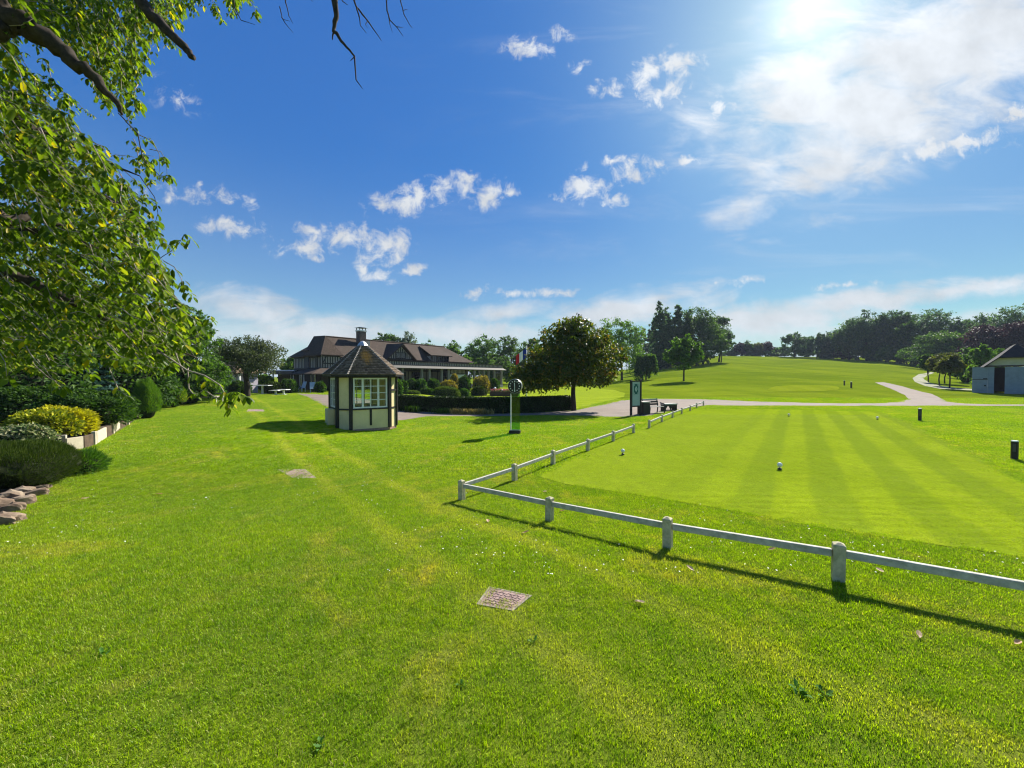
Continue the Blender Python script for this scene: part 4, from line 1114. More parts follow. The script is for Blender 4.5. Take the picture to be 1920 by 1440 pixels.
    mb = MB(); mb.add([(7.1, 2.4, 8.52), (8.45, 2.4, 8.52), (8.45, 3.6, 8.52), (7.1, 3.6, 8.52), (7.45, 2.7, 8.62), (8.1, 2.7, 8.62), (8.1, 3.3, 8.62), (7.45, 3.3, 8.62)], [(3, 2, 1, 0), (4, 5, 6, 7), (0, 1, 5, 4), (1, 2, 6, 5), (2, 3, 7, 6), (3, 0, 4, 7)]); part('chimney_cowl', mb, M_DARKSTEEL, ch)
    mb = MB()
    for x in (7.35, 8.2):
        for y in (2.65, 3.35): mb.b(x - .04, x + .04, y - .04, y + .04, 8.2, 8.52)
    part('cowl_legs', mb, M_DARKSTEEL, ch)
    mb = MB(); mb.b(8.25, 8.9, 2.7, 3.3, 5.4, 6.9); part('chimney_shoulder', mb, M_PLINTH, ch)
    # ------- gable dormer
    xc, hw = 12.2, 2.35
    roof_poly('dormer_roof', t, [(xc - hw - .3, .1, 4.42), (xc, -.1, 6.62), (xc + hw + .3, .1, 4.42), (xc + hw + .3, 1.0, 4.55), (xc, 4.0, 6.75), (xc - hw - .3, 1.0, 4.55)], [[0, 1, 4, 5], [1, 2, 3, 4]], .16)
    mb = MB(); mb.add([(xc - hw, .55, 4.42), (xc + hw, .55, 4.42), (xc, .55, 6.4), (xc - hw, .75, 4.42), (xc + hw, .75, 4.42), (xc, .75, 6.4)], [(0, 1, 2), (5, 4, 3), (0, 3, 4, 1), (1, 4, 5, 2), (2, 5, 3, 0)]); part('gable_wall', mb, M_INFILL, t)
    for i in range(-5, 6):
        x = xc + i * .38; h = 1.9 * (1 - abs(i * .38) / hw) - .1
        if h > .15: piece('timber', t, (x, .53, 4.45 + h / 2), (.13, .035, h), M_TIMBER)
    for s in (-1, 1):
        mb = MB(); mb.bar((xc + s * (hw + .1), .50, 4.45), (xc, .50, 6.45), .05, .16); part('timber', mb, M_TIMBER, t)
    piece('timber', t, (xc, .52, 4.5), (2 * hw, .04, .16), M_TIMBER)
    window(t, xc, .50, 5.02, 1.7, .85, 2, 1)
    # ------- shed dormer with three windows
    a, b = 18.0, 22.0
    roof_poly('dormer_roof', t, [(a - .3, .35, 5.35), (b + .3, .35, 5.35), (b + .1, 3.5, 6.9), (a + .1, 3.5, 6.9)], [[0, 1, 2, 3]], .14)
    piece('dormer_wall', t, ((a + b) / 2, 1.6, 4.75), (b - a - .2, 1.6, 1.0), M_INFILL)
    for k in range(3): window(t, a + .75 + k * 1.25, .78, 4.78, .95, .95, 2, 1, glass=M_DARKGLASS)
    for x in (a + .12, a + 1.37, a + 2.62, b - .12): piece('timber', t, (x, .78, 4.75), (.13, .04, 1.0), M_TIMBER)
    # ------- flat roofed terrace with balustrade
    X0, X1 = 5.9, 32.6
    piece('terrace_roof', t, ((X0 + X1) / 2, .5, 3.30), (X1 - X0, 5.0, .10), M_SOFFIT)
    piece('fascia', t, ((X0 + X1) / 2, -2.06, 3.44), (X1 - X0 + .1, .12, .42), M_SOFFIT)
    piece('fascia', t, (X1 + .06, .5, 3.44), (.12, 5.2, .42), M_SOFFIT)
    roof_poly('terrace_eave', t, [(X0, -2.5, 3.24), (X1 + .5, -2.5, 3.24), (X1, -2.12, 3.55), (X0, -2.12, 3.55)], [[0, 1, 2, 3]], .05, M_SOFFIT)
    nb = 72
    for i in range(nb): piece('baluster', t, (X0 + .15 + (X1 - X0 - .3) * i / (nb - 1), -1.95, 3.86), (.17, .05, .36), M_INFILL)
    piece('balustrade_back', t, ((X0 + X1) / 2, -1.88, 3.86), (X1 - X0, .05, .36), M_TIMBER)
    piece('handrail', t, ((X0 + X1) / 2, -1.95, 4.08), (X1 - X0, .14, .08), M_TIMBER); piece('handrail', t, (X1 - .1, .5, 4.08), (.14, 4.7, .08), M_TIMBER)
    for x in (10.5, 13.8, 15.2, 17.6, 19.0, 24.9, 27.3, 28.6, 30.2, 32.3): piece('column', t, (x, -1.95, 1.94), (.30, .30, 2.6), M_COLUMN)
    piece('plinth', t, ((X0 + X1) / 2, .4, .33), (X1 - X0, 5.0, .6), M_PLINTH)
    stud_wall(t, 20.0, 23.4, -1.4, 2.45, 3.24, .30)
    for k in range(3): piece('screen_panel', t, (20.56 + k * 1.14, -1.4, 1.52), (1.12, .08, 1.78), M_PVC)
    window(t, 31.2, -1.85, 1.9, 1.6, 2.2, 3, 4, frame=M_TIMBER)
    mb = MB(); mb.bar((27.6, -1.3, .7), (26.8, -1.3, 3.2), .12, .18); part('brace', mb, M_INFILL, t)
    return t
clubhouse()

# ------------------------------------------------------------------ shrubs and hedges
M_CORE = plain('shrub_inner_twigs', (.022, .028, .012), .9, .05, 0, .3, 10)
L_DARK = leaf_mat('dark_evergreen_leaf', (.020, .050, .010), (.042, .092, .015), (.085, .155, .025), .3)
L_MID = leaf_mat('mid_green_leaf', (.03, .08, .012), (.055, .13, .018), (.10, .19, .03), .35)
L_OLIVE = leaf_mat('olive_heath_leaf', (.020, .040, .005), (.038, .066, .007), (.075, .105, .014), .2)
L_GOLD = leaf_mat('golden_leaf', (.22, .21, .012), (.42, .40, .02), (.62, .58, .03), .40, (1.2, 1.2, .3))
L_GOLD2 = leaf_mat('dull_golden_leaf', (.16, .15, .02), (.30, .25, .035), (.45, .36, .06), .35, (1.2, 1.15, .35))
L_BLUE = leaf_mat('blue_spruce_needle', (.02, .06, .045), (.05, .12, .09), (.10, .19, .15), .15, (1, 1.1, .9))
L_FRESH = leaf_mat('fresh_green_spray', (.05, .12, .012), (.10, .20, .018), (.17, .27, .03), .4)
L_CREAM = leaf_mat('variegated_leaf', (.04, .09, .02), (.12, .17, .05), (.50, .48, .28), .3, (1.1, 1.1, .8))
L_MOUND = leaf_mat('clipped_mound_leaf', (.05, .08, .012), (.085, .13, .018), (.13, .18, .025), .3)
L_HEDGE = leaf_mat('hedge_leaf', (.012, .024, .008), (.024, .046, .012), (.045, .08, .02), .2)
L_STRAW = leaf_mat('straw_grass', (.20, .17, .06), (.34, .29, .10), (.48, .42, .18), .4, (1.2, 1.1, .6))
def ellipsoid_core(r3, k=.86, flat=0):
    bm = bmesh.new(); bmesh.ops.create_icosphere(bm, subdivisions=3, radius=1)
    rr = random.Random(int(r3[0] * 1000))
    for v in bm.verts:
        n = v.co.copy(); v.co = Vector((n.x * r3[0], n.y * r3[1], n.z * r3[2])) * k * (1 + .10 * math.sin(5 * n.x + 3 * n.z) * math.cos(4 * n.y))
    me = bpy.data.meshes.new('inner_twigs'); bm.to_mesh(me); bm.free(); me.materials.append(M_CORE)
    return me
def shrub(name, label, cat, loc, r3, n, size, mat, tmpl=LEAF_OVAL, seed=1, group=None, lean=.5, up=.0, lift=.85, lumps=0.12, core=.82, outw=.4, shell=.16, hor=0):
    """a bush: leaves through the outer shell of a lumpy ellipsoid over dark inner twigs; r3 half sizes"""
    r = np.random.default_rng(seed)
    t = thing(name, label, cat, loc, 0, group)
    d = rdirs(r, n); d[:, 2] = np.where(d[:, 2] < -.45, -d[:, 2], d[:, 2]); d = unit(d)
    ph = r.random(6) * 6
    lump = 1 + lumps * (np.sin(6 * d[:, 0] + ph[0]) * np.cos(5 * d[:, 1] + ph[1]) + .6 * np.sin(11 * d[:, 2] + 9 * d[:, 0] + ph[2]) * np.cos(10 * d[:, 1] + ph[3]))
    rad = lump * (1 - shell * r.random(n) ** 1.5)
    P = d * np.array(r3) * rad[:, None]; P[:, 2] += r3[2] * lift
    P[:, 2] = np.maximum(P[:, 2], .01)
    nrm = unit(d / np.array(r3)); al = rdirs(r, n)
    al = unit(al * (1 - outw) + nrm * outw + np.array([0, 0, up])); 
    if hor: al[:, 2] *= (1 - hor); al = unit(al)
    nn = unit(nrm + lean * r.normal(size=(n, 3)))
    V, Fc, tt = leaves(P, al, nn, size * (.6 + .8 * r.random(n)), tmpl, r.random(n))
    o = link('foliage', bulk('foliage', V, Fc, mat, tt), t); tag(o, kind='stuff')
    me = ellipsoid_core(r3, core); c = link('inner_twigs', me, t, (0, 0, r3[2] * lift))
    return t
def shrub_px(name, label, cat, cx, top, half, y, n, size, mat, seed, base=None, depth=1.0, hk=1.0, **kw):
    """same, sized from how wide and tall it looks at distance y"""
    c = at(cx, 700, y); g = tz(c.x, y) if base is None else base
    rx = half * y / F; h = at(cx, top, y).z - g
    lift = kw.pop('lift', .6); rz = h / (1 + lift)
    return shrub(name, label, cat, (c.x, y, g), (rx, rx * depth, rz), n, size, mat, seed=seed, lift=lift, **kw)
GG = 'garden shrubs before the clubhouse terrace'
shrub_px('garden_shrub', 'yellow green upright shrub just right of the kiosk wall', 'shrub', 747, 713, 7, 39, 1200, .16, L_MID, 1, group=GG)
shrub_px('garden_shrub', 'round glossy green shrub second from the kiosk', 'shrub', 756, 714, 8, 40, 1600, .16, L_DARK, 2, group=GG)
shrub_px('garden_shrub', 'dark twiggy shrub with a few white blooms before the first terrace bay', 'shrub', 772, 712, 12, 43, 2000, .17, L_DARK, 3, group=GG)
shrub_px('garden_shrub', 'bright green shrub between two dark ones before the terrace columns', 'shrub', 790, 712, 10, 43, 1800, .17, L_MID, 4, group=GG)
shrub_px('garden_shrub', 'dark round shrub left of the pale terrace screen', 'shrub', 812, 711, 12, 45, 2000, .17, L_DARK, 5, group=GG)
shrub_px('garden_shrub', 'golden shrub before the pale terrace screen', 'shrub', 841, 714, 16, 46, 2400, .17, L_GOLD2, 6, group=GG)
shrub_px('topiary_shrub', 'golden green topiary drum on the right edge of the pale screen', 'topiary', 852, 701, 7.5, 49, 1800, .13, L_GOLD2, 7, group=GG, lift=.9, lumps=.03)
shrub_px('garden_shrub', 'tall dark green shrub right of the topiary drum', 'shrub', 870, 706, 12, 48, 2000, .18, L_DARK, 8, group=GG)
shrub_px('garden_shrub', 'large golden shrub before the right end of the terrace', 'shrub', 903, 706, 16, 49, 2600, .18, L_GOLD2, 9, group=GG)
shrub_px('garden_shrub', 'dark shrub behind the flower planter', 'shrub', 927, 711, 9, 50, 1600, .17, L_DARK, 10, group=GG)
MG = 'low clipped mounds along the putting green'
shrub_px('clipped_mound', 'long low clipped mound, largest, under the golden shrub', 'shrub', 836, 725, 27, 42.5, 5200, .11, L_MOUND, 11, group=MG, depth=.5, lumps=.03, lift=.35)
shrub_px('clipped_mound', 'dark low mound left of the largest clipped mound', 'shrub', 800, 728, 15, 42, 2600, .11, L_DARK, 12, group=MG, depth=.6, lumps=.06, lift=.35)
shrub_px('clipped_mound', 'very low mound nearest the kiosk', 'shrub', 770, 733, 17, 41, 2400, .11, L_MOUND, 13, group=MG, depth=.6, lumps=.06, lift=.3)
shrub_px('clipped_mound', 'small green mound right of the largest one', 'shrub', 870, 729, 11, 44, 1800, .11, L_MID, 14, group=MG, depth=.7, lumps=.04, lift=.35)
shrub_px('clipped_mound', 'brownish low mound left of the flower planter', 'shrub', 898, 724, 15, 45.5, 2400, .11, L_OLIVE, 15, group=MG, depth=.7, lumps=.04, lift=.35)
shrub_px('garden_shrub', 'dark shrub by the porch of the clubhouse, left of the kiosk', 'shrub', 600, 717, 9, 40.5, 1600, .16, L_DARK, 16, group=GG)

def hedge():
    base = [gp(728, 769), gp(800, 772.5), gp(870, 775), gp(937, 776), gp(1005, 774), (gp(1072, 769.5))]
    t = thing('clipped_hedge', 'long dark clipped hedge between the path and the putting green', 'hedge', base[3])
    org = base[3]; Hh, Th = 1.02, .75; r = np.random.default_rng(21)
    mb = MB()
    L = [p - org for p in base]; N_ = []
    for i in range(len(L)):
        d = (L[min(i + 1, 5)] - L[max(i - 1, 0)]); d.z = 0; d.normalize(); N_.append(Vector((-d.y, d.x, 0)))
    ring = []
    for p, n in zip(L, N_): ring += [p + n * .04 + Vector((0, 0, -.1)), p + n * Th + Vector((0, 0, -.1)), p + n * Th + Vector((0, 0, Hh - .05)), p + n * .04 + Vector((0, 0, Hh - .05))]
    mb.add(ring, [(0, 1, 2, 3), (23, 22, 21, 20)] + [(4 * i + j, 4 * i + 4 + j, 4 * i + 4 + (j + 1) % 4, 4 * i + (j + 1) % 4) for i in range(5) for j in range(4)])
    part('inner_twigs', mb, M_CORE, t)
    P = []; Nn = []
    for i in range(5):
        n = 3600; u = r.random(n); a, b = np.array(L[i]), np.array(L[i + 1]); nn = np.array(N_[i])
        q = a + (b - a) * u[:, None]; side = r.random(n)
        front = side < .55
        z = np.where(front, r.random(n) * Hh, Hh - .03 * r.random(n)); w = np.where(front, .05 * r.random(n), r.random(n) * Th)
        q = q + nn * w[:, None]; q[:, 2] += z; P.append(q); Nn.append(np.where(front[:, None], -nn, np.array([0, 0, 1.0])))
    P = np.concatenate(P); Nn = np.concatenate(Nn); n = len(P)
    V, Fc, tt = leaves(P, rdirs(r, n), unit(Nn + .5 * r.normal(size=(n, 3))), .06 + .05 * r.random(n), LEAF_DIAMOND, r.random(n))
    tag(link('foliage', bulk('foliage', V, Fc, L_HEDGE, tt), t), kind='stuff')
hedge()
def tuft(name, label, px, py, n, h, spread, mat, seed, y=None):
    p = gp(px, py) if y is None else Vector((at(px, 700, y).x, y, tz(at(px, 700, y).x, y)))
    r = np.random.default_rng(seed); a = r.random(n) * 6.28; q = np.stack([r.normal(size=n) * spread, r.normal(size=n) * .10, np.zeros(n)], -1)
    al = np.stack([np.cos(a) * .5, np.sin(a) * .5, .7 + .5 * r.random(n)], -1); nr = np.stack([-np.cos(a), -np.sin(a), .5 + 0 * a], -1)
    tv = np.array([(0, .035, 0), (0, -.035, 0), (.6, -.03, .04), (.6, .03, .04), (1, 0, -.08)]); tf = np.array([(0, 1, 2), (0, 2, 3), (3, 2, 4)])
    V, Fc, t = leaves(q, al, nr, h * (.5 + .7 * r.random(n)), (tv, tf), r.random(n))
    tag(link(name, bulk(name, V, Fc, mat, t), None, p), label, 'plant', 'tufts at the foot of the hedge')
tuft('ornamental_grass', 'wide straw coloured grass tuft at the hedge foot left of the clock', 893, 777, 700, .42, .45, L_STRAW, 1)
tuft('ornamental_grass', 'narrow straw grass tuft at the hedge foot, middle one', 858, 776.5, 320, .42, .22, L_STRAW, 2)
tuft('low_plant', 'dark leafy plant at the hedge foot left of the straw tufts', 834, 775.5, 420, .42, .30, L_MID, 3)
tuft('low_plant', 'dark leafy plant at the hedge foot nearest the kiosk', 772, 773, 300, .5, .25, L_DARK, 4)

# flower planter on the putting green, flag, garden odds and ends -----------
M_PINK = leaf_mat('pink_petal', (.35, .07, .09), (.55, .13, .16), (.65, .30, .32), .3, (1.1, .8, .8))
def planter():
    y = 45.5; c = at(945, 700, y); z = tz(c.x, y)
    t = thing('flower_planter', 'low brown planter full of pink flowers on the putting green', 'planter', (c.x, y, z), R(8))
    mb = MB(); w, dp, h = 1.65, .6, .52
    mb.b(-w, w, -dp, -dp + .1, 0, h).b(-w, w, dp - .1, dp, 0, h).b(-w, -w + .1, -dp + .101, dp - .101, 0, h).b(w - .1, w, -dp + .101, dp - .101, 0, h); part('box', mb, M_BROWNTIMBER, t)
    mb = MB(); mb.b(-w + .11, w - .11, -dp + .11, dp - .11, .02, h - .06); part('soil', mb, M_BED, t)
    r = np.random.default_rng(8); n = 1100
    P = np.stack([(r.random(n) * 2 - 1) * w * .95, (r.random(n) * 2 - 1) * dp * .9, h + .30 * r.random(n)], -1)
    V, Fc, tt = leaves(P, rdirs(r, n), unit(np.array([0, -.5, 1.0]) + .6 * r.normal(size=(n, 3))), .07 + .06 * r.random(n), LEAF_OVAL, r.random(n)); tag(link('flowers', bulk('flowers', V, Fc, M_PINK, tt), t), kind='stuff')
    n = 900; P = np.stack([(r.random(n) * 2 - 1) * w * .95, (r.random(n) * 2 - 1) * dp * .9, h + .16 * r.random(n)], -1)
    V, Fc, tt = leaves(P, rdirs(r, n), unit(np.array([0, -.5, 1.0]) + .6 * r.normal(size=(n, 3))), .10 + .06 * r.random(n), LEAF_OVAL, r.random(n)); tag(link('foliage', bulk('foliage', V, Fc, L_MID, tt), t), kind='stuff')
    for (px, py) in ((928, 728), (941, 732)):
        q = at(px, py, y - .2); mb = MB(); mb.lathe([(.02, -.14), (.14, -.06), (.16, .02), (.1, .11), (.02, .15)], 10); o = part('white_bloom', mb, M_WHITE, t, smooth=True)
        o.location = Matrix.Rotation(-R(8), 3, 'Z') @ (q - t.location)
planter()
def flag():
    y = 40.0; p = at(987.5, 700, y); g = tz(p.x, y); top = at(987, 650, y).z
    t = thing('flagpole', 'white pole flying a blue, white and red flag at the left side of the magnolia', 'flagpole', (p.x, y, g))
    mb = MB(); mb.lathe([(.06, -.1), (.055, 1), (.035, top - g)], 10); part('pole', mb, M_WHITE, t, smooth=True)
    mb = MB(); mb.lathe([(.01, top - g + .001), (.06, top - g + .05), (.01, top - g + .12)], 8); part('finial', mb, M_WHITE, t)
    cols = [('blue', (.012, .035, .25)), ('white', (.75, .75, .75)), ('red', (.42, .025, .03))]
    h = 1.0; w = .42
    def P(i, v):     # hanging folds away to the left
        x = -.05 - i * w * .85; return Vector((x, .08 * math.sin(i * 3.1 + 2 * v), top - g - .15 - (1 - v) * h - i * .26 + .0 * v))
    for k, (nm, c) in enumerate(cols):
        V = []; Fs = []
        for a in range(5):
            for b in range(6): V.append(P(k + a / 4, b / 5))
        for a in range(4):
            for b in range(5): Fs.append((a * 6 + b, (a + 1) * 6 + b, (a + 1) * 6 + b + 1, a * 6 + b + 1))
        mb = MB(); mb.add(V, Fs); part(nm + '_stripe', mb, plain(nm + '_flag_cloth', c, .8, .1, 0, .08, 5), t)
flag()

# ------------------------------------------------------------------ planks edging the bed
M_PANEL = plain('cream_concrete_panel', (.50, .44, .32), .85, .15, 0, .12, 8, .3, 40, dirt=(.36, .31, .2), dirt_scale=5, dirt_amt=.5)
M_DARKPANEL = plain('brown_shade_panel', (.09, .062, .04), .8, .2, 0, .3, 8, .4, 40)  # brown copy for panels turned from the sun: shade in the colour
def edging():
    t = thing('bed_edging', 'zigzag edging of upright lit cream and shaded brown panels along the planting bed', 'edging', gp(155, 841))
    org = t.location
    segs = [((88, 834), (117, 841), 0), ((124, 846), (155, 841), 1), ((156, 841), (173, 835.5), 0), ((180, 832), (198, 820.5), 1), ((199, 820), (209, 815.5), 0), ((213, 812), (223.5, 803), 1), ((225, 803), (236, 798.5), 0)]
    for a, b, k in segs:
        A, B = gp(*a) - org, gp(*b) - org; d = (B - A).normalized()
        mb = MB(); u = Vector((0, 0, .12)); mb.bar(A + u, B + u, .06, .44); part('panel', mb, M_PANEL if k else M_DARKPANEL, t, bevel=.006)
    for px, py in ((120.5, 842.5), (176.5, 834), (211, 814), (240, 797)):
        A = gp(px, py) - org; mb = MB(); mb.box((A.x, A.y, A.z + .14), (.09, .09, .50), rz=R(30)); part('post', mb, M_PANEL, t, bevel=.006)
edging()
M_STONE = plain('layered_brown_stone', (.17, .12, .085), .9, .12, 0, .4, 7, .8, 18, dirt=(.40, .34, .25), dirt_scale=3, dirt_amt=.6)
def stones():
    spec = [(10, 985, .34, .20, .13, 'flat layered stone at the left frame edge, lowest of the bed stones'), (2, 962, .30, .22, .17, 'brown layered stone above the lowest one at the bed edge'),
            (30, 962, .22, .14, .12, 'small rough stone beside the lowest bed stones'), (48, 947, .24, .16, .12, 'pale blocky stone in the middle of the bed edge'),
            (22, 944, .30, .20, .16, 'dark cracked stone behind the pale blocky one'), (66, 932, .34, .14, .09, 'long thin stone slab at the upper end of the bed edge'),
            (48, 930, .26, .18, .12, 'brown slab tucked under the dark heath mound'), (82, 921, .22, .10, .07, 'last thin stone before the turf closes on the bed')]
    for i, (px, py, a, b, c, lab) in enumerate(spec):
        p = gp(px, py); bm = bmesh.new(); bmesh.ops.create_icosphere(bm, subdivisions=3, radius=1); rr = random.Random(i)
        ph = [rr.random() * 6 for _ in range(5)]
        for v in bm.verts:
            n = v.co; k = 1 + .16 * math.sin(3 * n.x + ph[0]) * math.cos(4 * n.y + ph[1]) + .08 * math.sin(9 * n.y + ph[2])
            z = n.z; st = round(z * 3.5) / 3.5; z = z * .35 + st * .65
            f = 1 / max(abs(n.x), abs(n.y), .72)
            v.co = Vector((n.x * a * k * f * .54, n.y * b * k * f * .54, z * c * (1 + .1 * math.sin(5 * n.x + ph[3]))))
        me = bpy.data.meshes.new('edging_stone'); bm.to_mesh(me); bm.free(); me.materials.append(M_STONE)
        o = link('edging_stone', me, None, p + Vector((-.12, .05, c * .22)), (rr.uniform(-.15, .15), rr.uniform(-.15, .15), R(42) + rr.uniform(-.4, .4))); tag(o, lab, 'stone', 'stones edging the planting bed')
stones()

# ------------------------------------------------------------------ shrubs of the left bed
LB = 'shrubs of the left planting bed'
def bed_shrub(name, label, cx, cy, hw, hh, y, n, size, mat, seed, dep=1.0, **kw):
    c = at(cx, cy, y); rx = hw * y / F; rz = hh * y / F; g = c.z - rz
    return shrub(name, label, 'shrub', (c.x, y, min(g, tz(c.x, y) + .1) if kw.pop('ground', False) else g), (rx, rx * dep, rz), n, size, mat, seed=seed, lift=1.0, group=LB, **kw)
p = gp(30, 925)
shrub('heath_mound', 'dark olive heath mound by the stones, nearest shrub of the bed', 'shrub', (p.x - 1.0, p.y + .55, p.z - .1), (1.22, 1.0, .50), 36000, .055, L_OLIVE, LEAF_NEEDLE, 31, LB, up=.5, outw=.65, lumps=.07, core=.90, shell=.14, lift=.8)
p = gp(128, 893)
shrub('juniper', 'low feathery green juniper at the right foot of the heath mound', 'shrub', (p.x - .25, p.y + .35, p.z - .05), (.52, .5, .30), 5200, .085, L_MID, LEAF_NEEDLE, 32, LB, up=.1, outw=.7, lumps=.12, core=.75, shell=.3, lift=.6)
p = gp(66, 835)
shrub('golden_shrub', 'bright golden yellow spreading shrub over the edging panels', 'shrub', (p.x - .30, p.y + .75, p.z - .02), (.86, .85, .50), 7500, .105, L_GOLD, LEAF_OVAL, 33, LB, outw=.75, hor=.55, lumps=.14, core=.72, shell=.35, lift=.98)
p = gp(20, 850)
shrub('golden_shrub', 'smaller golden and green shrub left of the bright golden one', 'shrub', (p.x - .6, p.y + 1.2, p.z), (.80, .7, .45), 4200, .10, leaf_mat('gold_green_leaf', (.08, .14, .012), (.22, .26, .02), (.50, .48, .03), .35, (1.2, 1.2, .3)), LEAF_OVAL, 34, LB, outw=.6, lumps=.14, core=.75, shell=.3, lift=1.1)
p = gp(14, 862)
shrub('variegated_shrub', 'cream variegated small leaved shrub between heath mound and golden shrub', 'shrub', (p.x - .35, p.y + .6, p.z), (.55, .5, .34), 2200, .085, L_CREAM, LEAF_OVAL, 35, LB, lumps=.14, core=.75, shell=.3, lift=1.15)
p = gp(128, 822)
shrub('spreading_shrub', 'broad dark green spreading shrub right of the golden one', 'shrub', (p.x - .62, p.y + 1.15, p.z), (1.38, 1.15, .72), 15000, .095, L_DARK, LEAF_OVAL, 36, LB, outw=.55, hor=.5, lumps=.12, core=.78, shell=.3, lift=1.0)
p = gp(80, 815)
shrub('spreading_shrub', 'dark green shrub behind the golden shrub, left of the broad one', 'shrub', (p.x - 2.3, p.y + 1.6, p.z), (1.5, 1.2, .8), 13000, .10, L_DARK, LEAF_OVAL, 37, LB, outw=.55, hor=.5, lumps=.12, core=.78, shell=.3, lift=1.0)
p = gp(270, 788)
shrub('feathery_conifer', 'soft bright green upright conifer at the far part of the bed', 'shrub', (p.x - .62, p.y + .8, p.z), (.50, .5, 1.05), 16000, .10, L_FRESH, LEAF_NEEDLE, 38, LB, up=.9, outw=.5, lumps=.08, core=.78, shell=.25, lift=.72)
p = gp(305, 766)
shrub('feathery_conifer', 'green conifer with yellow tips, farthest of the bed', 'shrub', (p.x, p.y + .9, p.z), (.62, .6, .72), 12000, .10, leaf_mat('yellow_tip_spray', (.05, .11, .012), (.10, .19, .018), (.17, .25, .03), .4, yellow=(.62, .56, .05), yl=.90), LEAF_NEEDLE, 39, LB, up=.8, outw=.5, lumps=.08, core=.84, shell=.25, lift=.9)
def layered_conifer(name, label, loc, H, rb, n, seed, mat, size=.16):
    r = np.random.default_rng(seed); t = thing(name, label, 'conifer', loc, 0, LB)
    mb = MB(); mb.tube([(0, 0, -.1), (0, 0, H * .5), (0, 0, H * .97)], [.09, .05, .012], 7); part('trunk', mb, M_BARK, t)
    tiers = 9; P = []; A = []
    for k in range(tiers):
        f = k / tiers; z = H * (.10 + .86 * f); R_ = rb * (1 - f) ** .8
        for j in range(9):
            a = r.random() * 6.28; m = int(n / tiers / 9); s = r.random(m) ** .7
            w = (r.normal(size=m) * .14 * R_ * (1 - .4 * s)); q = np.stack([np.cos(a) * s * R_ - np.sin(a) * w, np.sin(a) * s * R_ + np.cos(a) * w, z + .10 * R_ * s - .16 * R_ * s * s + r.normal(size=m) * .025], -1)
            P.append(q); A.append(np.stack([np.cos(a) + r.normal(size=m) * .5, np.sin(a) + r.normal(size=m) * .5, .1 + r.normal(size=m) * .25], -1))
    P = np.concatenate(P); A = np.concatenate(A); m = len(P)
    V, Fc, tt = leaves(P, A, unit(np.array([0, 0, 1.0]) + .5 * r.normal(size=(m, 3))), size * (.6 + .8 * r.random(m)), LEAF_DIAMOND, r.random(m))
    tag(link('foliage', bulk('foliage', V, Fc, mat, tt), t), kind='stuff'); return t
q = at(168, 700, 18.5); layered_conifer('blue_conifer', 'layered blue green conifer behind the broad dark shrub', (q.x, 18.5, tz(q.x, 18.5)), 2.9, 1.7, 9000, 3, L_BLUE)

# ------------------------------------------------------------------ far corner on the left: pavilion, rail, tables, lounger
M_LILAC = plain('lilac_grey_boards', (.42, .38, .42), .8, .2, 0, .12, 4, dirt=(.3, .27, .3), dirt_scale=2, dirt_amt=.4)
M_PROOF = mat_roof('pavilion_tiles', (.22, .15, .10), (.28, .19, .13), (.18, .14, .09))
def pavilion():
    y = 39.0; c = at(428, 722, y); z = tz(c.x, y)
    t = thing('pavilion', 'small pavilion with brown hipped roof, lilac boards and one white window', 'building', (c.x, y, z), R(-14))
    piece('wall', t, (.5, .2, 1.05), (3.4, 2.4, 2.1), M_LILAC)
    for k in range(6): piece('weatherboard', t, (.5, -1.012, .25 + k * .33), (3.38, .03, .30), M_LILAC)
    window(t, 1.35, -1.03, 1.35, .8, .75, 1, 1, frame=M_WHITE)
    for x in (-3.2, -2.4, -1.6, 2.5): piece('post', t, (x, -.9, 1.05), (.14, .14, 2.1), M_WHITE)
    roof_poly('roof', t, [(-3.6, -1.5, 2.15), (2.7, -1.5, 2.15), (2.7, 1.9, 2.15), (-3.6, 1.9, 2.15), (-1.2, .2, 3.25), (.9, .2, 3.25)], [[0, 1, 5, 4], [1, 2, 5], [2, 3, 4, 5], [3, 0, 4]], .12, M_PROOF)
    for k in range(6): piece('timber', t, (-.9 + k * .62, -1.06, 1.98), (.42, .05, .16), M_TIMBER)
pavilion()
def rail_fence():
    y = 35.5; a, b = at(352, 722, y), at(397, 722, y); t = thing('white_rail', 'white rail on posts before the pavilion', 'fence', (a.x, y, tz(a.x, y)), 0)
    L = b.x - a.x; h = at(360, 720, y).z - t.location.z
    piece('rail', t, (L / 2, 0, h), (L + .2, .07, .13), M_WHITE); piece('rail', t, (L / 2, .01, h * .5), (L + .2, .05, .10), M_BROWNTIMBER)
    for k in range(4): piece('post', t, (L * k / 3, .06, h * .5), (.10, .045, h + .1), M_WHITE if k == 3 else M_TIMBER)
rail_fence()
def lounger():
    p = gp(376, 754.5); t = thing('wooden_lounger', 'weathered wooden lounger with raised back at the far end of the lawn', 'lounger', p, R(8))
    for k in range(7): piece('seat_slat', t, (-.15 + k * .22, 0, .44), (.19, .72, .04), M_PALEWOOD)
    for k in range(5):
        mb = MB(); mb.box((-.42 - k * .14, 0, .55 + k * .17), (.17, .72, .03), rot=Matrix.Rotation(R(50), 3, 'Y')); part('back_slat', mb, M_PALEWOOD, t)
    for s in (-1, 1):
        piece('side_rail', t, (.35, s * .39, .40), (2.0, .06, .12), M_PALEWOOD)
        for x in (-.55, 1.25): piece('leg', t, (x, s * .39, .165), (.09, .06, .34), M_PALEWOOD)
lounger()
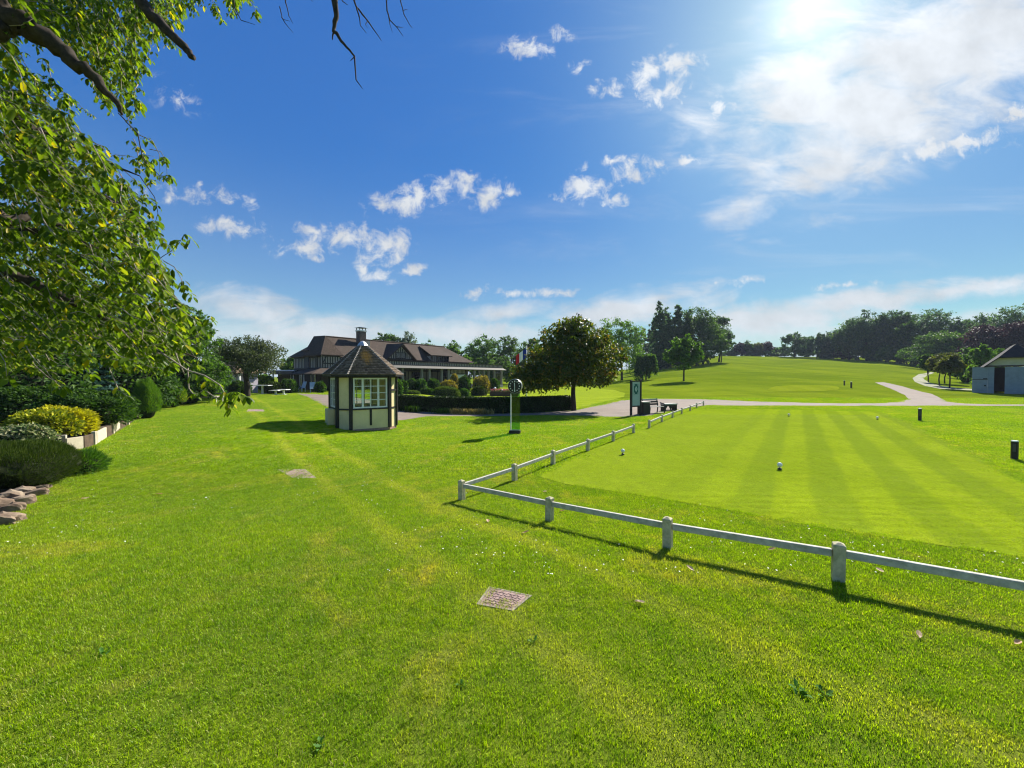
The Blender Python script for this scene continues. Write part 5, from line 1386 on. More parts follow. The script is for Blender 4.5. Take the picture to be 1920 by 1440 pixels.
def white_table(px, top, y, w, label):
    c = at(px, top, y); g = tz(c.x, y); t = thing('white_table', label, 'table', (c.x, y, g), 0, 'white garden tables at the far lawn edge'); h = c.z - g
    piece('tabletop', t, (0, 0, h - .03), (w, .8, .06), M_WHITE); piece('leg', t, (0, 0, (h - .06) / 2), (.14, .14, h - .061), M_WHITE); piece('foot', t, (0, 0, .02), (.5, .5, .04), M_WHITE)
white_table(517, 731.5, 36.5, .85, 'white pedestal table, left of two side by side at the lawn edge')
white_table(532, 730.0, 37.0, .85, 'white pedestal table, right of two side by side at the lawn edge')
white_table(492, 722.0, 38.0, 1.6, 'longer white table under the windblown tree')
shrub_px('clipped_hedge', 'pale green clipped hedge block behind the white tables', 'hedge', 494, 703, 20, 44, 3200, .15, L_FRESH, 41, lumps=.02, depth=.3, lift=.9)
shrub_px('garden_shrub', 'round dark shrub before the pavilion wall', 'shrub', 447, 715, 20, 35.5, 2600, .14, L_DARK, 42, group=GG, lift=.7)
shrub_px('garden_shrub', 'loose dark shrub right of the white tables', 'shrub', 541, 712, 15, 40, 2200, .16, L_DARK, 43, group=GG)
shrub_px('garden_shrub', 'loose dark shrub behind the two white tables', 'shrub', 512, 716, 16, 39, 2200, .16, L_OLIVE, 44, group=GG)
shrub_px('garden_shrub', 'dark shrub behind the white rail', 'shrub', 372, 724, 16, 37, 2000, .15, L_DARK, 45, group=GG)
def lean_to():
    y = 47; c = at(536, 700, y); g = tz(c.x, y)
    t = thing('lean_to', 'pale flat roofed lean-to left of the clubhouse', 'building', (c.x, y, g), R(10))
    piece('roof', t, (0, 0, at(536, 695, y).z - g), (2.6, 2.0, .14), M_WHITE); piece('awning', t, (0, -1.1, at(536, 699, y).z - g), (2.5, .5, .4), M_SOFFIT)
    for x in (-1.1, 1.1): piece('post', t, (x, -.8, (at(536, 697, y).z - g) / 2), (.14, .14, at(536, 697, y).z - g), M_WHITE)
    piece('wall', t, (0, .7, 1.1), (2.3, .1, 2.1), M_DARKPANEL); piece('door', t, (.7, .63, 1.0), (.8, .04, 1.9), M_WHITE)
lean_to()
def garden_chair(px, py, y, label, rz):
    c = at(px, 720, y); g = tz(c.x, y); t = thing('garden_chair', label, 'chair', (c.x, y, g), rz, 'pale chairs on the porch')
    m = plain('pale_blue_canvas', (.42, .52, .58), .8, .2, 0, .1, 6)
    mb = MB(); mb.box((0, .30, .75), (.5, .05, .75), rot=Matrix.Rotation(R(-18), 3, 'X')); part('backrest', mb, m, t)
    mb = MB(); mb.box((0, 0, .42), (.5, .5, .05)); part('seat', mb, m, t)
    for x in (-.22, .22):
        for yy in (-.22, .22): piece('leg', t, (x, yy, .20), (.04, .04, .39), M_WHITE)
garden_chair(586, 725, 40.5, 'pale blue canvas chair on the porch before the clubhouse', R(30))
garden_chair(566, 722, 42.0, 'pale chair farther back on the porch, left of the blue one', R(-20))

# ------------------------------------------------------------------ barn on the right
def barn():
    y = 46.0; c = at(1905, 700, y); g = tz(c.x, y)
    RZ = R(-48)
    t = thing('barn', 'white barn with dark half hipped roof and an open doorway', 'building', (c.x, y, g), RZ)
    def X(px):
        u = ray(px, 700)[0]; return (u * y - c.x) / (math.cos(RZ) - u * math.sin(RZ))
    def Z(py): return at(1905, py, y).z - g
    M_BW = plain('white_barn_boards', (.22, .27, .31), .75, .2, 0, .08, 3, dirt=(.15, .18, .19), dirt_scale=1.2, dirt_amt=.5)
    M_BR = mat_roof('dark_slate', (.016, .018, .024), (.024, .026, .032), (.02, .022, .024))
    M_GP = plain('olive_cream_gable', (.46, .44, .30), .8, .2, 0, .08, 3)
    W0, W1 = X(1852), X(1968); ze = Z(687); zt = Z(643)
    # walls left of, right of the doorway; side and back
    piece('wall', t, (W0 + .25, 0, ze / 2), (.5, .2, ze), M_BW); piece('wall', t, (W1 - .25, 0, ze / 2), (.5, .2, ze), M_BW)
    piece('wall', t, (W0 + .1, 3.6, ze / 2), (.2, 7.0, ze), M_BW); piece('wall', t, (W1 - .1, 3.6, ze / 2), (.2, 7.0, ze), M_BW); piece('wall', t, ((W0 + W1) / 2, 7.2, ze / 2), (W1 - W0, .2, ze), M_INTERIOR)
    piece('lintel', t, ((W0 + W1) / 2, -.03, ze + .06), (W1 - W0 + .2, .26, .16), M_BROWNTIMBER)
    mb = MB(); zg = Z(669); gx0, gx1 = X(1868), X(1935)
    mb.add([(W0, -.02, ze + .15), (W1, -.02, ze + .15), (X(1944), -.02, zg), (X(1872), -.02, zg), (W0, .1, ze + .15), (W1, .1, ze + .15), (X(1944), .1, zg), (X(1872), .1, zg)], [(0, 1, 2, 3), (7, 6, 5, 4), (0, 4, 5, 1), (1, 5, 6, 2), (2, 6, 7, 3), (3, 7, 4, 0)]); part('gable_panel', mb, M_GP, t)
    xm = (W0 + W1) / 2
    roof_poly('roof', t, [(W0 - .35, -.5, ze), (X(1872), -.5, zg + .02), (X(1944), -.5, zg + .02), (W1 + .35, -.5, ze), (W0 - .35, 7.6, ze), (W1 + .35, 7.6, ze), (xm, 1.6, zt), (xm, 7.6, zt)], [[1, 2, 6], [0, 1, 6, 7, 4], [2, 3, 5, 7, 6]], .14, M_BR)
    # doors
    mb = MB(); mb.b(X(1884), X(1952), -.22, -.14, .05, ze - .05); dr = part('sliding_door', mb, M_BW, t, label='white sliding door of the barn')
    for i in range(5): piece('plank', dr, (X(1884) + (i + .5) * (X(1952) - X(1884)) / 5, -.228, ze / 2), ((X(1952) - X(1884)) / 5 - .03, .016, ze - .2), M_BW)
    d0 = X(1823); mb = MB(); mb.b(d0, W0 - .01, -.16, -.09, .03, ze - .06); dl = part('door', mb, M_BW, t, label='open barn door leaf folded to the left')
    piece('door_rail', dl, ((d0 + W0) / 2, -.175, ze * .53), (W0 - d0 - .02, .025, .07), M_INTERIOR); piece('hinge', dl, (W0 - .2, -.178, ze * .56), (.34, .03, .10), M_BLACK); piece('hinge', dl, (W0 - .2, -.178, ze * .3), (.16, .03, .16), M_BLACK)
    piece('floor_slab', t, (xm, 3.4, -.02), (W1 - W0 - .3, 6.6, .08), M_PLINTH)
barn()
# ------------------------------------------------------------------ trees
T_DARK = leaf_mat('dark_tree_leaf', (.026, .058, .016), (.052, .100, .024), (.105, .170, .04), .44)
T_BLUE = leaf_mat('haze_blue_tree_leaf', (.030, .062, .030), (.060, .108, .046), (.12, .185, .075), .45, (1.3, 1.5, .8))  # blue of the far haze is put into this leaf colour
T_MID = leaf_mat('mid_tree_leaf', (.035, .08, .016), (.07, .14, .022), (.12, .21, .035), .42)
T_LIGHT = leaf_mat('light_tree_leaf', (.05, .10, .018), (.09, .17, .028), (.15, .24, .05), .42)
T_SILVER = leaf_mat('silver_poplar_leaf', (.07, .10, .06), (.13, .17, .10), (.24, .28, .20), .35, (1.2, 1.3, .8))
T_PURPLE = leaf_mat('copper_beech_leaf', (.018, .012, .018), (.034, .020, .028), (.065, .035, .045), .3, (1.5, 1.0, 1.0))
T_BROWN = leaf_mat('brownish_tree_leaf', (.05, .06, .018), (.09, .10, .025), (.15, .15, .04), .4)
T_MAG = leaf_mat('magnolia_leaf', (.030, .056, .007), (.072, .112, .014), (.15, .145, .024), .42, (1.4, 1.4, .35), .42, .18, yellow=(.25, .165, .035), yl=.86)
T_WIND = leaf_mat('windblown_leaf', (.035, .05, .022), (.07, .095, .04), (.15, .17, .09), .35, (1.2, 1.3, .6))

def crown(r, lobes, n, clump=.22, per=34, shell=.5):
    """points, directions and normals of leaves gathered in clumps through several lobes"""
    vol = np.array([(l[3] * l[4] * l[5]) ** .67 for l in lobes]); vol = vol / vol.sum()
    nc = max(6, n // per); li = r.choice(len(lobes), nc, p=vol); L = np.array(lobes)[li]
    d = rdirs(r, nc); rad = 1 - shell * r.random(nc) ** 1.6
    C = L[:, :3] + d * L[:, 3:6] * rad[:, None]
    cs = clump * (L[:, 3:6].mean(1)) * (.6 + .8 * r.random(nc))
    k = r.integers(0, nc, n); q = rdirs(r, n) * (r.random(n) ** .45)[:, None]
    P = C[k] + q * (cs[k])[:, None] * np.array([1.1, 1.1, .75])
    nr = unit(q * .6 + d[k] * .5 + np.array([0, 0, .5]) + .6 * r.normal(size=(n, 3)))
    al = unit(rdirs(r, n) + np.array([0, 0, -.35]))
    tint = np.clip(.25 * r.random(nc)[k] + .75 * r.random(n), 0, 1)
    return P, al, nr, tint
def round_lobes(H, w, z0, r, n=9, top=1.0):
    w = w * 1.06; H = H * 1.03; h = H - z0; L = [(0, 0, z0 + h * .46, w * .40, w * .40, h * .44)]
    for i in range(n):
        a = 6.283 * i / n + r.random(); f = r.random()
        z = z0 + h * (.22 + .58 * f); rr = w * .5 * (1 - .55 * max(0, f - .3)) * (.62 + .2 * r.random()); s = w * (.17 + .10 * r.random())
        L.append((math.cos(a) * rr, math.sin(a) * rr, z, s, s, s * (.7 + .3 * r.random()) * min(1.25, h / w)))
    L.append((0.04 * w, 0, z0 + h * .80, w * .22, w * .22, h * .19 * top))
    return L
def column_lobes(H, w, z0, r):
    h = H - z0; L = []
    for i in range(15):
        f = (i + .5) / 15; k = math.sin(math.pi * min(1, .18 + .82 * (1 - f) ** .8) * .5) ; k = (1 - f) ** .42 * (.62 + .38 * min(1, f * 5))
        L.append((r.normal() * w * .05, r.normal() * w * .05, z0 + h * f, w * .56 * k, w * .56 * k, h * .11))
    return L
TREE_MESH = {}
def tree(name, label, loc, H, w, kind, mat, n, ls, seed, z0=None, trunk_r=None, group=None, bark=None, tmpl=LEAF_DIAMOND, lobes=None, per=34, clump=.24, shell=.5, lean=(0, 0), rz=0, cat='tree', nlimb=6, shell_in=True):
    r = np.random.default_rng(seed); random.seed(seed)
    t = thing(name, label, cat, loc, rz, group)
    z0 = H * .2 if z0 is None else z0; trunk_r = trunk_r or H * .018
    key = None
    if lobes is None: lobes = column_lobes(H, w, z0, r) if kind == 'column' else round_lobes(H, w, z0, r)
    tv = MB(); top = z0 + (H - z0) * .62
    pts = [(lean[0] * f + (r.normal() * .015 * H if .1 < f < .9 else 0), lean[1] * f + (r.normal() * .015 * H if .1 < f < .9 else 0), -.25 + (top + .25) * f) for f in (0, .08, .3, .55, .8, 1)]
    tv.tube(pts, [trunk_r * 1.35, trunk_r * 1.05, trunk_r * .92, trunk_r * .75, trunk_r * .5, trunk_r * .2], 8)
    for i in range(nlimb if kind != 'column' else 0):
        l = lobes[1 + i % (len(lobes) - 1)]; f = .35 + .4 * r.random(); s = Vector((lean[0] * f, lean[1] * f, max(z0 * .75, top * f))); e = Vector(l[:3])
        m = s.lerp(e, .5) + Vector((0, 0, .04 * H)); tv.tube([s, m, e], [trunk_r * .5, trunk_r * .32, trunk_r * .1], 6)
    part('trunk', tv, bark or M_BARK, t, smooth=True)
    n = int(n * 1.9); ls = ls * 1.22; per = int(per * 1.15)
    P, al, nr, tint = crown(r, lobes, n, clump, per, shell)
    V, Fc, tt = leaves(P, al, nr, ls * (.6 + .8 * r.random(n)), tmpl, tint)
    o = link('crown', bulk('crown', V, Fc, mat, tt), t); tag(o, kind='stuff')
    return t
def tree_px(label, cx, base, top, width, mat, kind='round', n=4200, ls=.42, seed=1, y=None, name='broadleaf_tree', z0f=.16, group=None, **kw):
    """a tree sized from how it looks: foot at the ground seen at (cx, base), or at distance y"""
    p = gp(cx, base) if y is None else None
    if p is None: u, _ = ray(cx, 700); p = Vector((u * y, y, tz(u * y, y)))
    y = p.y; H = at(cx, top, y).z - p.z; w = width * y / F
    return tree(name, label, p, H, w, kind, mat, n, ls * y / 130, seed, z0=H * z0f, group=group, **kw)

# magnolia by the path ------------------------------------------------
def magnolia():
    p = gp(1076, 770); y = p.y; k = y / F
    def Z(py): return at(1078, py, y).z - p.z
    def lobe(px, py, hw, hh, dy=0, dep=1.0): return ((px - 1084) * k, dy, Z(py), hw * k, hw * k * dep, hh * k)
    L = [lobe(1068, 668, 62, 46), lobe(1085, 618, 34, 24), lobe(1045, 632, 30, 24, -.6), lobe(1118, 640, 34, 28, .3), lobe(1024, 676, 30, 24, .4), lobe(992, 698, 26, 18, -.3), lobe(1000, 712, 36, 20, -.8),
         lobe(1148, 668, 30, 26, -.4), lobe(1150, 694, 26, 18, .2), lobe(1040, 715, 40, 16, .6), lobe(1105, 708, 36, 16, -.7), lobe(1090, 604, 16, 10, .3), lobe(1060, 690, 50, 30, -1.6, .6), lobe(1095, 660, 45, 36, -1.4, .6), lobe(1140, 712, 14, 9)]
    t = tree('magnolia_tree', 'bronze green magnolia with a dense round crown, beside the path', p, 6.4, 8, 'round', T_MAG, 8600, .19, 5, z0=1.6, trunk_r=.17, tmpl=LEAF_OVAL, lobes=L, per=16, clump=.30, shell=.62, nlimb=9)
magnolia()
# the trees seen one by one -----------------------------------------
tree_px('young bright green tree alone on the fairway, with bare trunk', 1282, 714.5, 628, 56, T_MID, n=5200, ls=.55, seed=3, z0f=.26, name='young_tree', bark=M_BARK)
p = gp(1211, 712.5)
def weeping():
    y = p.y; k = y / F; H = 46 * k; r = np.random.default_rng(9)
    t = thing('weeping_tree', 'small dark weeping tree with trailing branches behind the sign', 'tree', p)
    mb = MB(); mb.tube([(0, 0, -.2), (.05, 0, H * .35), (-.1, 0, H * .7), (0, 0, H * .95)], [.16, .13, .10, .05], 7); part('trunk', mb, M_BARK, t, smooth=True)
    P = []; A = []
    for i in range(110):
        a = r.random() * 6.28; c0, lk = ((-11 * k, 1.5), (1 * k, .8), (12 * k, .85))[i % 3]; R_ = 9.5 * k * (.3 + .7 * r.random()); zt = H * (.55 + .42 * r.random()) ; L = H * (.22 + .62 * r.random() ** 1.6) * lk
        m = 60; s = r.random(m); x = math.cos(a) * R_ * (.25 + .75 * np.minimum(1, s * 2.2)); q = np.stack([c0 + x + r.normal(size=m) * .12, math.sin(a) * R_ * np.minimum(1, .3 + s) + r.normal(size=m) * .12, zt - L * np.maximum(0, s - .2) + .10 * H * np.sin(np.minimum(1, s * 2.2) * 3.14)], -1)
        P.append(q); A.append(np.stack([r.normal(size=m) * .3, r.normal(size=m) * .3, -np.ones(m)], -1))
    P = np.concatenate(P); A = np.concatenate(A); n = len(P); P[:, 2] = np.maximum(P[:, 2], .25)
    V, Fc, tt = leaves(P, A, rdirs(r, n), .30 + .2 * r.random(n), LEAF_DIAMOND, r.random(n)); tag(link('crown', bulk('crown', V, Fc, T_DARK, tt), t), kind='stuff')
weeping()
tree_px('windblown grey green tree with a dark trunk before the pavilion', 463, 741, 634, 122, T_WIND, n=7000, ls=.5, seed=12, z0f=.30, name='windblown_tree', y=34, clump=.34, per=14, shell=.8, trunk_r=.24)
tree_px('green bushy tree left of the clubhouse roof', 546, 720, 668, 34, T_MID, n=2600, ls=.6, seed=13, y=62, z0f=.05)
tree_px('dark tree behind the windblown one, left of the pavilion roof', 415, 720, 655, 60, T_DARK, n=3600, ls=.6, seed=14, y=52, z0f=.05)
G1 = 'trees behind the clubhouse'
tree_px('flat topped dark pine over the clubhouse roof', 731, 715, 627, 52, T_DARK, n=2600, seed=15, y=96, group=G1, z0f=.55, name='pine_tree')
tree_px('airy grey green tree right of the flat topped pine', 766, 715, 621, 34, T_SILVER, n=1500, seed=16, y=98, group=G1, clump=.3, per=12, z0f=.3)
tree_px('small light green tree over the low roof ridge', 803, 715, 636, 40, T_MID, n=2400, seed=17, y=100, group=G1)
tree_px('rounded mid green tree right of the clubhouse roof end', 848, 715, 638, 52, T_MID, n=3600, seed=18, y=92, group=G1, z0f=.05)
tree_px('light bushy tree at the end of the clubhouse roof', 872, 715, 664, 34, T_LIGHT, n=2400, seed=19, y=80, group=G1, z0f=.02)
tree_px('broad green tree with a domed top right of the clubhouse', 906, 715, 629, 74, T_MID, n=6000, seed=20, y=95, group=G1, z0f=.03)
tree_px('dark green tree behind the terrace end', 915, 715, 662, 56, T_DARK, n=4200, seed=21, y=84, group=G1, z0f=.02)
tree_px('tall dark tree left of the flag', 958, 715, 626, 66, T_DARK, n=5200, seed=22, y=93, group=G1, z0f=.04)
tree_px('dark tree right behind the flag', 996, 715, 632, 52, T_DARK, n=4000, seed=23, y=97, group=G1, z0f=.04)
tree_px('dark low tree under the tall dark one near the flag', 940, 716, 668, 60, T_DARK, n=4200, seed=24, y=80, group=G1, z0f=.02)
tree_px('dark tree seen through the magnolia, its left half', 1035, 716, 640, 60, T_MID, n=3600, seed=25, y=98, group=G1, z0f=.05)
G2 = 'trees left of the fairway'
tree_px('light green tree right behind the magnolia crown', 1166, 714, 597, 88, T_LIGHT, n=7000, seed=26, y=92, group=G2, z0f=.08)
tree_px('mid green tree between the magnolia and the light one', 1125, 714, 640, 60, T_MID, n=4000, seed=27, y=98, group=G2, z0f=.05)
for i, (cx, top, lab) in enumerate(((1193, 618, 'pale slender poplar, left one of the row behind the weeping tree'), (1205, 611, 'pale slender poplar, tallest of the row behind the weeping tree'), (1217, 614, 'pale slender poplar nearest the dark poplars'))):
    tree_px(lab, cx, 704, top, 15, T_SILVER, 'column', n=1700, seed=30 + i, y=152, name='pale_poplar', z0f=.08, group='pale poplars')
for i, (cx, top, wd, base, lab) in enumerate(((1237, 570, 31, 691, 'tall dark poplar, leftmost and highest of the dark poplars'), (1252, 580, 24, 690, 'dark poplar in the gap between the two highest'), (1270, 575, 30, 688, 'dark poplar right of the middle one'), (1288, 592, 24, 686, 'lower dark poplar touching the big broad tree'), (1226, 602, 16, 692, 'thin low poplar at the left foot of the highest'))):
    tree_px(lab, cx, base, top, wd, T_BLUE, 'column', n=5200, seed=36 + i, name='dark_poplar', z0f=.03, group='dark poplars beside the fairway', y=132 + 3 * i, per=22, ls=.5)
tree_px('big broad dark tree right of the poplars', 1318, 684, 583, 78, T_DARK, n=8500, seed=43, y=138, group=G2, z0f=.10, per=26, clump=.26)
tree_px('dark tree with reaching right hand branches at the fairway edge', 1348, 678, 592, 42, T_BLUE, n=3000, seed=44, y=146, group=G2, z0f=.25, per=18, shell=.7)
tree_px('smaller dark tree with two bare trunks on the fairway edge', 1352, 677.5, 625, 40, T_BLUE, n=2800, seed=45, y=143, group=G2, z0f=.36, per=20)
tree_px('dark undergrowth tree at the foot of the poplars', 1305, 686, 640, 60, T_DARK, n=3600, seed=46, y=130, group=G2, z0f=.05)
G3 = 'small trees on the ridge'
for i, (cx, top, wd, mat, lab) in enumerate(((1385, 643, 22, T_PURPLE, 'purple leaved tree on the ridge, leftmost'), (1400, 640, 26, T_DARK, 'green tree on the ridge beside the purple one'), (1417, 643, 24, T_BROWN, 'brownish tree in the middle of the ridge row'), (1436, 641, 22, T_PURPLE, 'thin purple tree on the ridge with sky showing through'), (1452, 652, 20, T_PURPLE, 'lowest purple tree on the ridge, right end'), (1373, 655, 16, T_BLUE, 'low dark bush tree at the left end of the ridge'))):
    tree_px(lab, cx, 668, top, wd, mat, n=1500, ls=.36, seed=50 + i, y=215, group=G3, z0f=.12, per=14, shell=.75, clump=.34)
tree_px('round dark tree on the ridge right of the gap', 1490, 668, 626, 52, T_BLUE, n=3600, seed=58, y=196, group=G3, z0f=.04)
tree_px('dark conical tree on the ridge right of the round one', 1531, 671, 627, 42, T_BLUE, n=2800, seed=59, y=186, group=G3, z0f=.14)
G4 = 'wood on the right of the fairway'
WOOD = [(1562, 622, 56, 182, T_BLUE, 'dark tree at the left end of the wood'), (1592, 598, 44, 172, T_DARK, 'upright dark tree, first high crown of the wood'), (1624, 582, 62, 164, T_BLUE, 'high airy crown in the left part of the wood'),
        (1652, 592, 46, 160, T_DARK, 'dark tree between two high airy crowns of the wood'), (1682, 581, 54, 158, T_BLUE, 'second high airy crown of the wood'), (1708, 602, 50, 150, T_DARK, 'lower dark crown in the middle of the wood'),
        (1752, 581, 82, 145, T_BLUE, 'broad high crown in the middle of the wood'), (1795, 596, 60, 138, T_BLUE, 'hazy bluish crown right of the broad high one'), (1772, 622, 96, 122, T_DARK, 'wide dark spreading tree before the middle of the wood'),
        (1836, 588, 40, 130, T_BLUE, 'thin topped tree left of the copper beech'), (1884, 575, 84, 118, T_BLUE, 'high domed dark tree above the barn'), (1925, 590, 60, 112, T_DARK, 'green crowned tree at the right frame edge'),
        (1850, 604, 70, 104, T_PURPLE, 'purple copper beech above the left of the barn roof'), (1905, 600, 66, 98, T_PURPLE, 'second copper beech directly above the barn'), (1640, 622, 60, 170, T_DARK, 'low dark tree under the first high airy crown'), (1700, 628, 60, 154, T_DARK, 'low dark tree under the second high airy crown')]
for i, (cx, top, wd, y, mat, lab) in enumerate(WOOD):
    tree_px(lab, cx, 675, top, wd, mat, n=4200 + wd * 18, ls=.46, seed=70 + i, y=y, group=G4, z0f=.10 if i != 8 else .2, per=24, shell=.62, clump=.28)
BUSH = [(1580, 655, 24, 178, T_PURPLE, 'rounded dark bush at the left foot of the wood'), (1610, 642, 24, 166, T_DARK, 'upright bush at the foot of the wood, left'), (1634, 645, 22, 160, T_DARK, 'dark bush under the high airy crown'), (1660, 648, 26, 152, T_MID, 'lighter bush in the middle of the wood edge'),
        (1690, 650, 26, 148, T_DARK, 'dark bush right of the lighter bush'), (1716, 644, 24, 138, T_MID, 'light bush left of the orchard trees'), (1815, 652, 40, 70, T_MID, 'leafy bush left of the barn'), (1838, 646, 36, 62, T_LIGHT, 'light bush growing against the barn'), (1795, 662, 30, 84, T_DARK, 'dark bush behind the orchard trees'), (1550, 660, 26, 184, T_BLUE, 'low dark bush left of the rounded one'), (1740, 655, 40, 132, T_DARK, 'dark bush behind the left orchard tree'), (1860, 650, 40, 66, T_MID, 'bush showing over the barn door')]
for i, (cx, top, wd, y, mat, lab) in enumerate(BUSH):
    tree_px(lab, cx, 675, top, wd, mat, n=2600, ls=.42 if y > 100 else .6, seed=100 + i, y=y, group='bushes along the wood edge', z0f=.0, name='bush', cat='bush', nlimb=2)
for i, (cx, top, wd, mat, lab) in enumerate(((1364, 658, 26, T_DARK, 'low bush at the left end of the ridge gap'), (1408, 657, 34, T_BLUE, 'low dark bush under the ridge trees, left'), (1444, 657, 36, T_DARK, 'low dark bush under the ridge trees, right'), (1474, 654, 30, T_BLUE, 'low bush left of the round ridge tree'), (1510, 655, 34, T_BLUE, 'low bush between the round and the conical ridge trees'), (1545, 652, 34, T_DARK, 'low bush right of the conical ridge tree'))):
    tree_px(lab, cx, 668, top, wd, mat, n=1500, ls=.34, seed=150 + i, y=222 - 5 * i, group='bushes along the ridge', z0f=.0, name='bush', cat='bush', nlimb=2)
G5 = 'small orchard trees by the barn'
for i, (cx, base, top, wd, lab) in enumerate(((1762, 707, 664, 36, 'brownish orchard tree, left and front of three near the barn'), (1771.5, 703, 663, 40, 'brownish orchard tree, middle and farthest of three'), (1781, 711, 666, 36, 'brownish orchard tree, nearest the barn door'), (1741, 702, 666, 26, 'darker orchard tree at the left of the group'))):
    tree_px(lab, cx, base, top, wd, T_BROWN if i < 3 else T_DARK, n=2600, ls=.5, seed=120 + i, group=G5, z0f=.42, name='orchard_tree', y=(60, 66, 55, 68)[i], per=20)
# trees that fill the view behind the planting bed
G6 = 'trees behind the planting bed'
tree_px('bushy tree behind the tips of the overhanging cherry branches', 350, 735, 575, 120, T_MID, n=9000, ls=.7, seed=130, y=27, group=G6, z0f=.03, tmpl=LEAF_OVAL)
tree_px('dark bushy tree behind the bed, left of the bushy one', 250, 740, 560, 150, T_DARK, n=9000, ls=.8, seed=131, y=25, group=G6, z0f=.02, tmpl=LEAF_OVAL)
tree_px('dark tree at the far left behind the bed', 90, 740, 520, 240, T_DARK, n=12000, ls=.9, seed=132, y=22, group=G6, z0f=.02, tmpl=LEAF_OVAL)
tree_px('dark low tree between the bed and the pavilion', 318, 738, 668, 70, T_DARK, n=5000, ls=.8, seed=133, y=30, group=G6, z0f=.02)

for i, (cx, top, half, y, lab) in enumerate(((30, 640, 130, 17.5, 'dark evergreen bank at the far left behind the bed shrubs'), (205, 655, 90, 21, 'dark evergreen behind the blue green conifer'), (335, 668, 48, 27, 'dark evergreen behind the yellow tipped conifer'))):
    shrub_px('evergreen_shrub', lab, 'shrub', cx, top, half, y, 9000, .22, L_DARK, 200 + i, group='evergreens behind the bed', lumps=.16, shell=.25, lift=.7)

# ------------------------------------------------------------------ the cherry hanging in from the left
L_CHERRY = leaf_mat('cherry_leaf', (.042, .078, .010), (.090, .145, .014), (.165, .215, .024), .52, (1.7, 1.8, .35), .42, .16, yellow=(.36, .30, .02), yl=.972)
CH_POLY = [(-80, -80), (545, -80), (540, 0), (520, 42), (492, 30), (455, 20), (430, 58), (405, 70), (385, 28), (352, 20), (338, 70), (322, 106), (300, 70), (278, 118), (270, 148), (262, 180), (266, 222), (276, 262), (300, 312), (316, 330), (292, 355), (300, 410),
           (284, 450), (300, 470), (330, 462), (346, 445), (348, 430), (352, 446), (318, 490), (330, 545), (362, 548), (362, 560), (340, 575), (392, 590), (400, 600), (385, 640), (396, 668), (372, 690), (340, 700), (300, 705), (250, 705), (210, 690), (150, 705), (110, 722), (60, 690), (0, 712), (-80, 760)]
CH_HOLES = [[(196, 205), (236, 218), (262, 300), (250, 345), (222, 300), (200, 262)], [(255, 345), (285, 350), (282, 420), (262, 400)], [(380, -20), (420, -20), (410, 60), (395, 62)], [(60, 150), (110, 175), (118, 205), (90, 190)], [(40, 62), (75, 100), (60, 130), (28, 92)], [(62, 58), (120, 90), (165, 150), (190, 200), (205, 250), (160, 205), (120, 170), (100, 140), (75, 90)], [(118, 178), (170, 215), (196, 250), (180, 262), (150, 232), (125, 215)], [(0, 78), (20, 90), (10, 150), (0, 150)]]
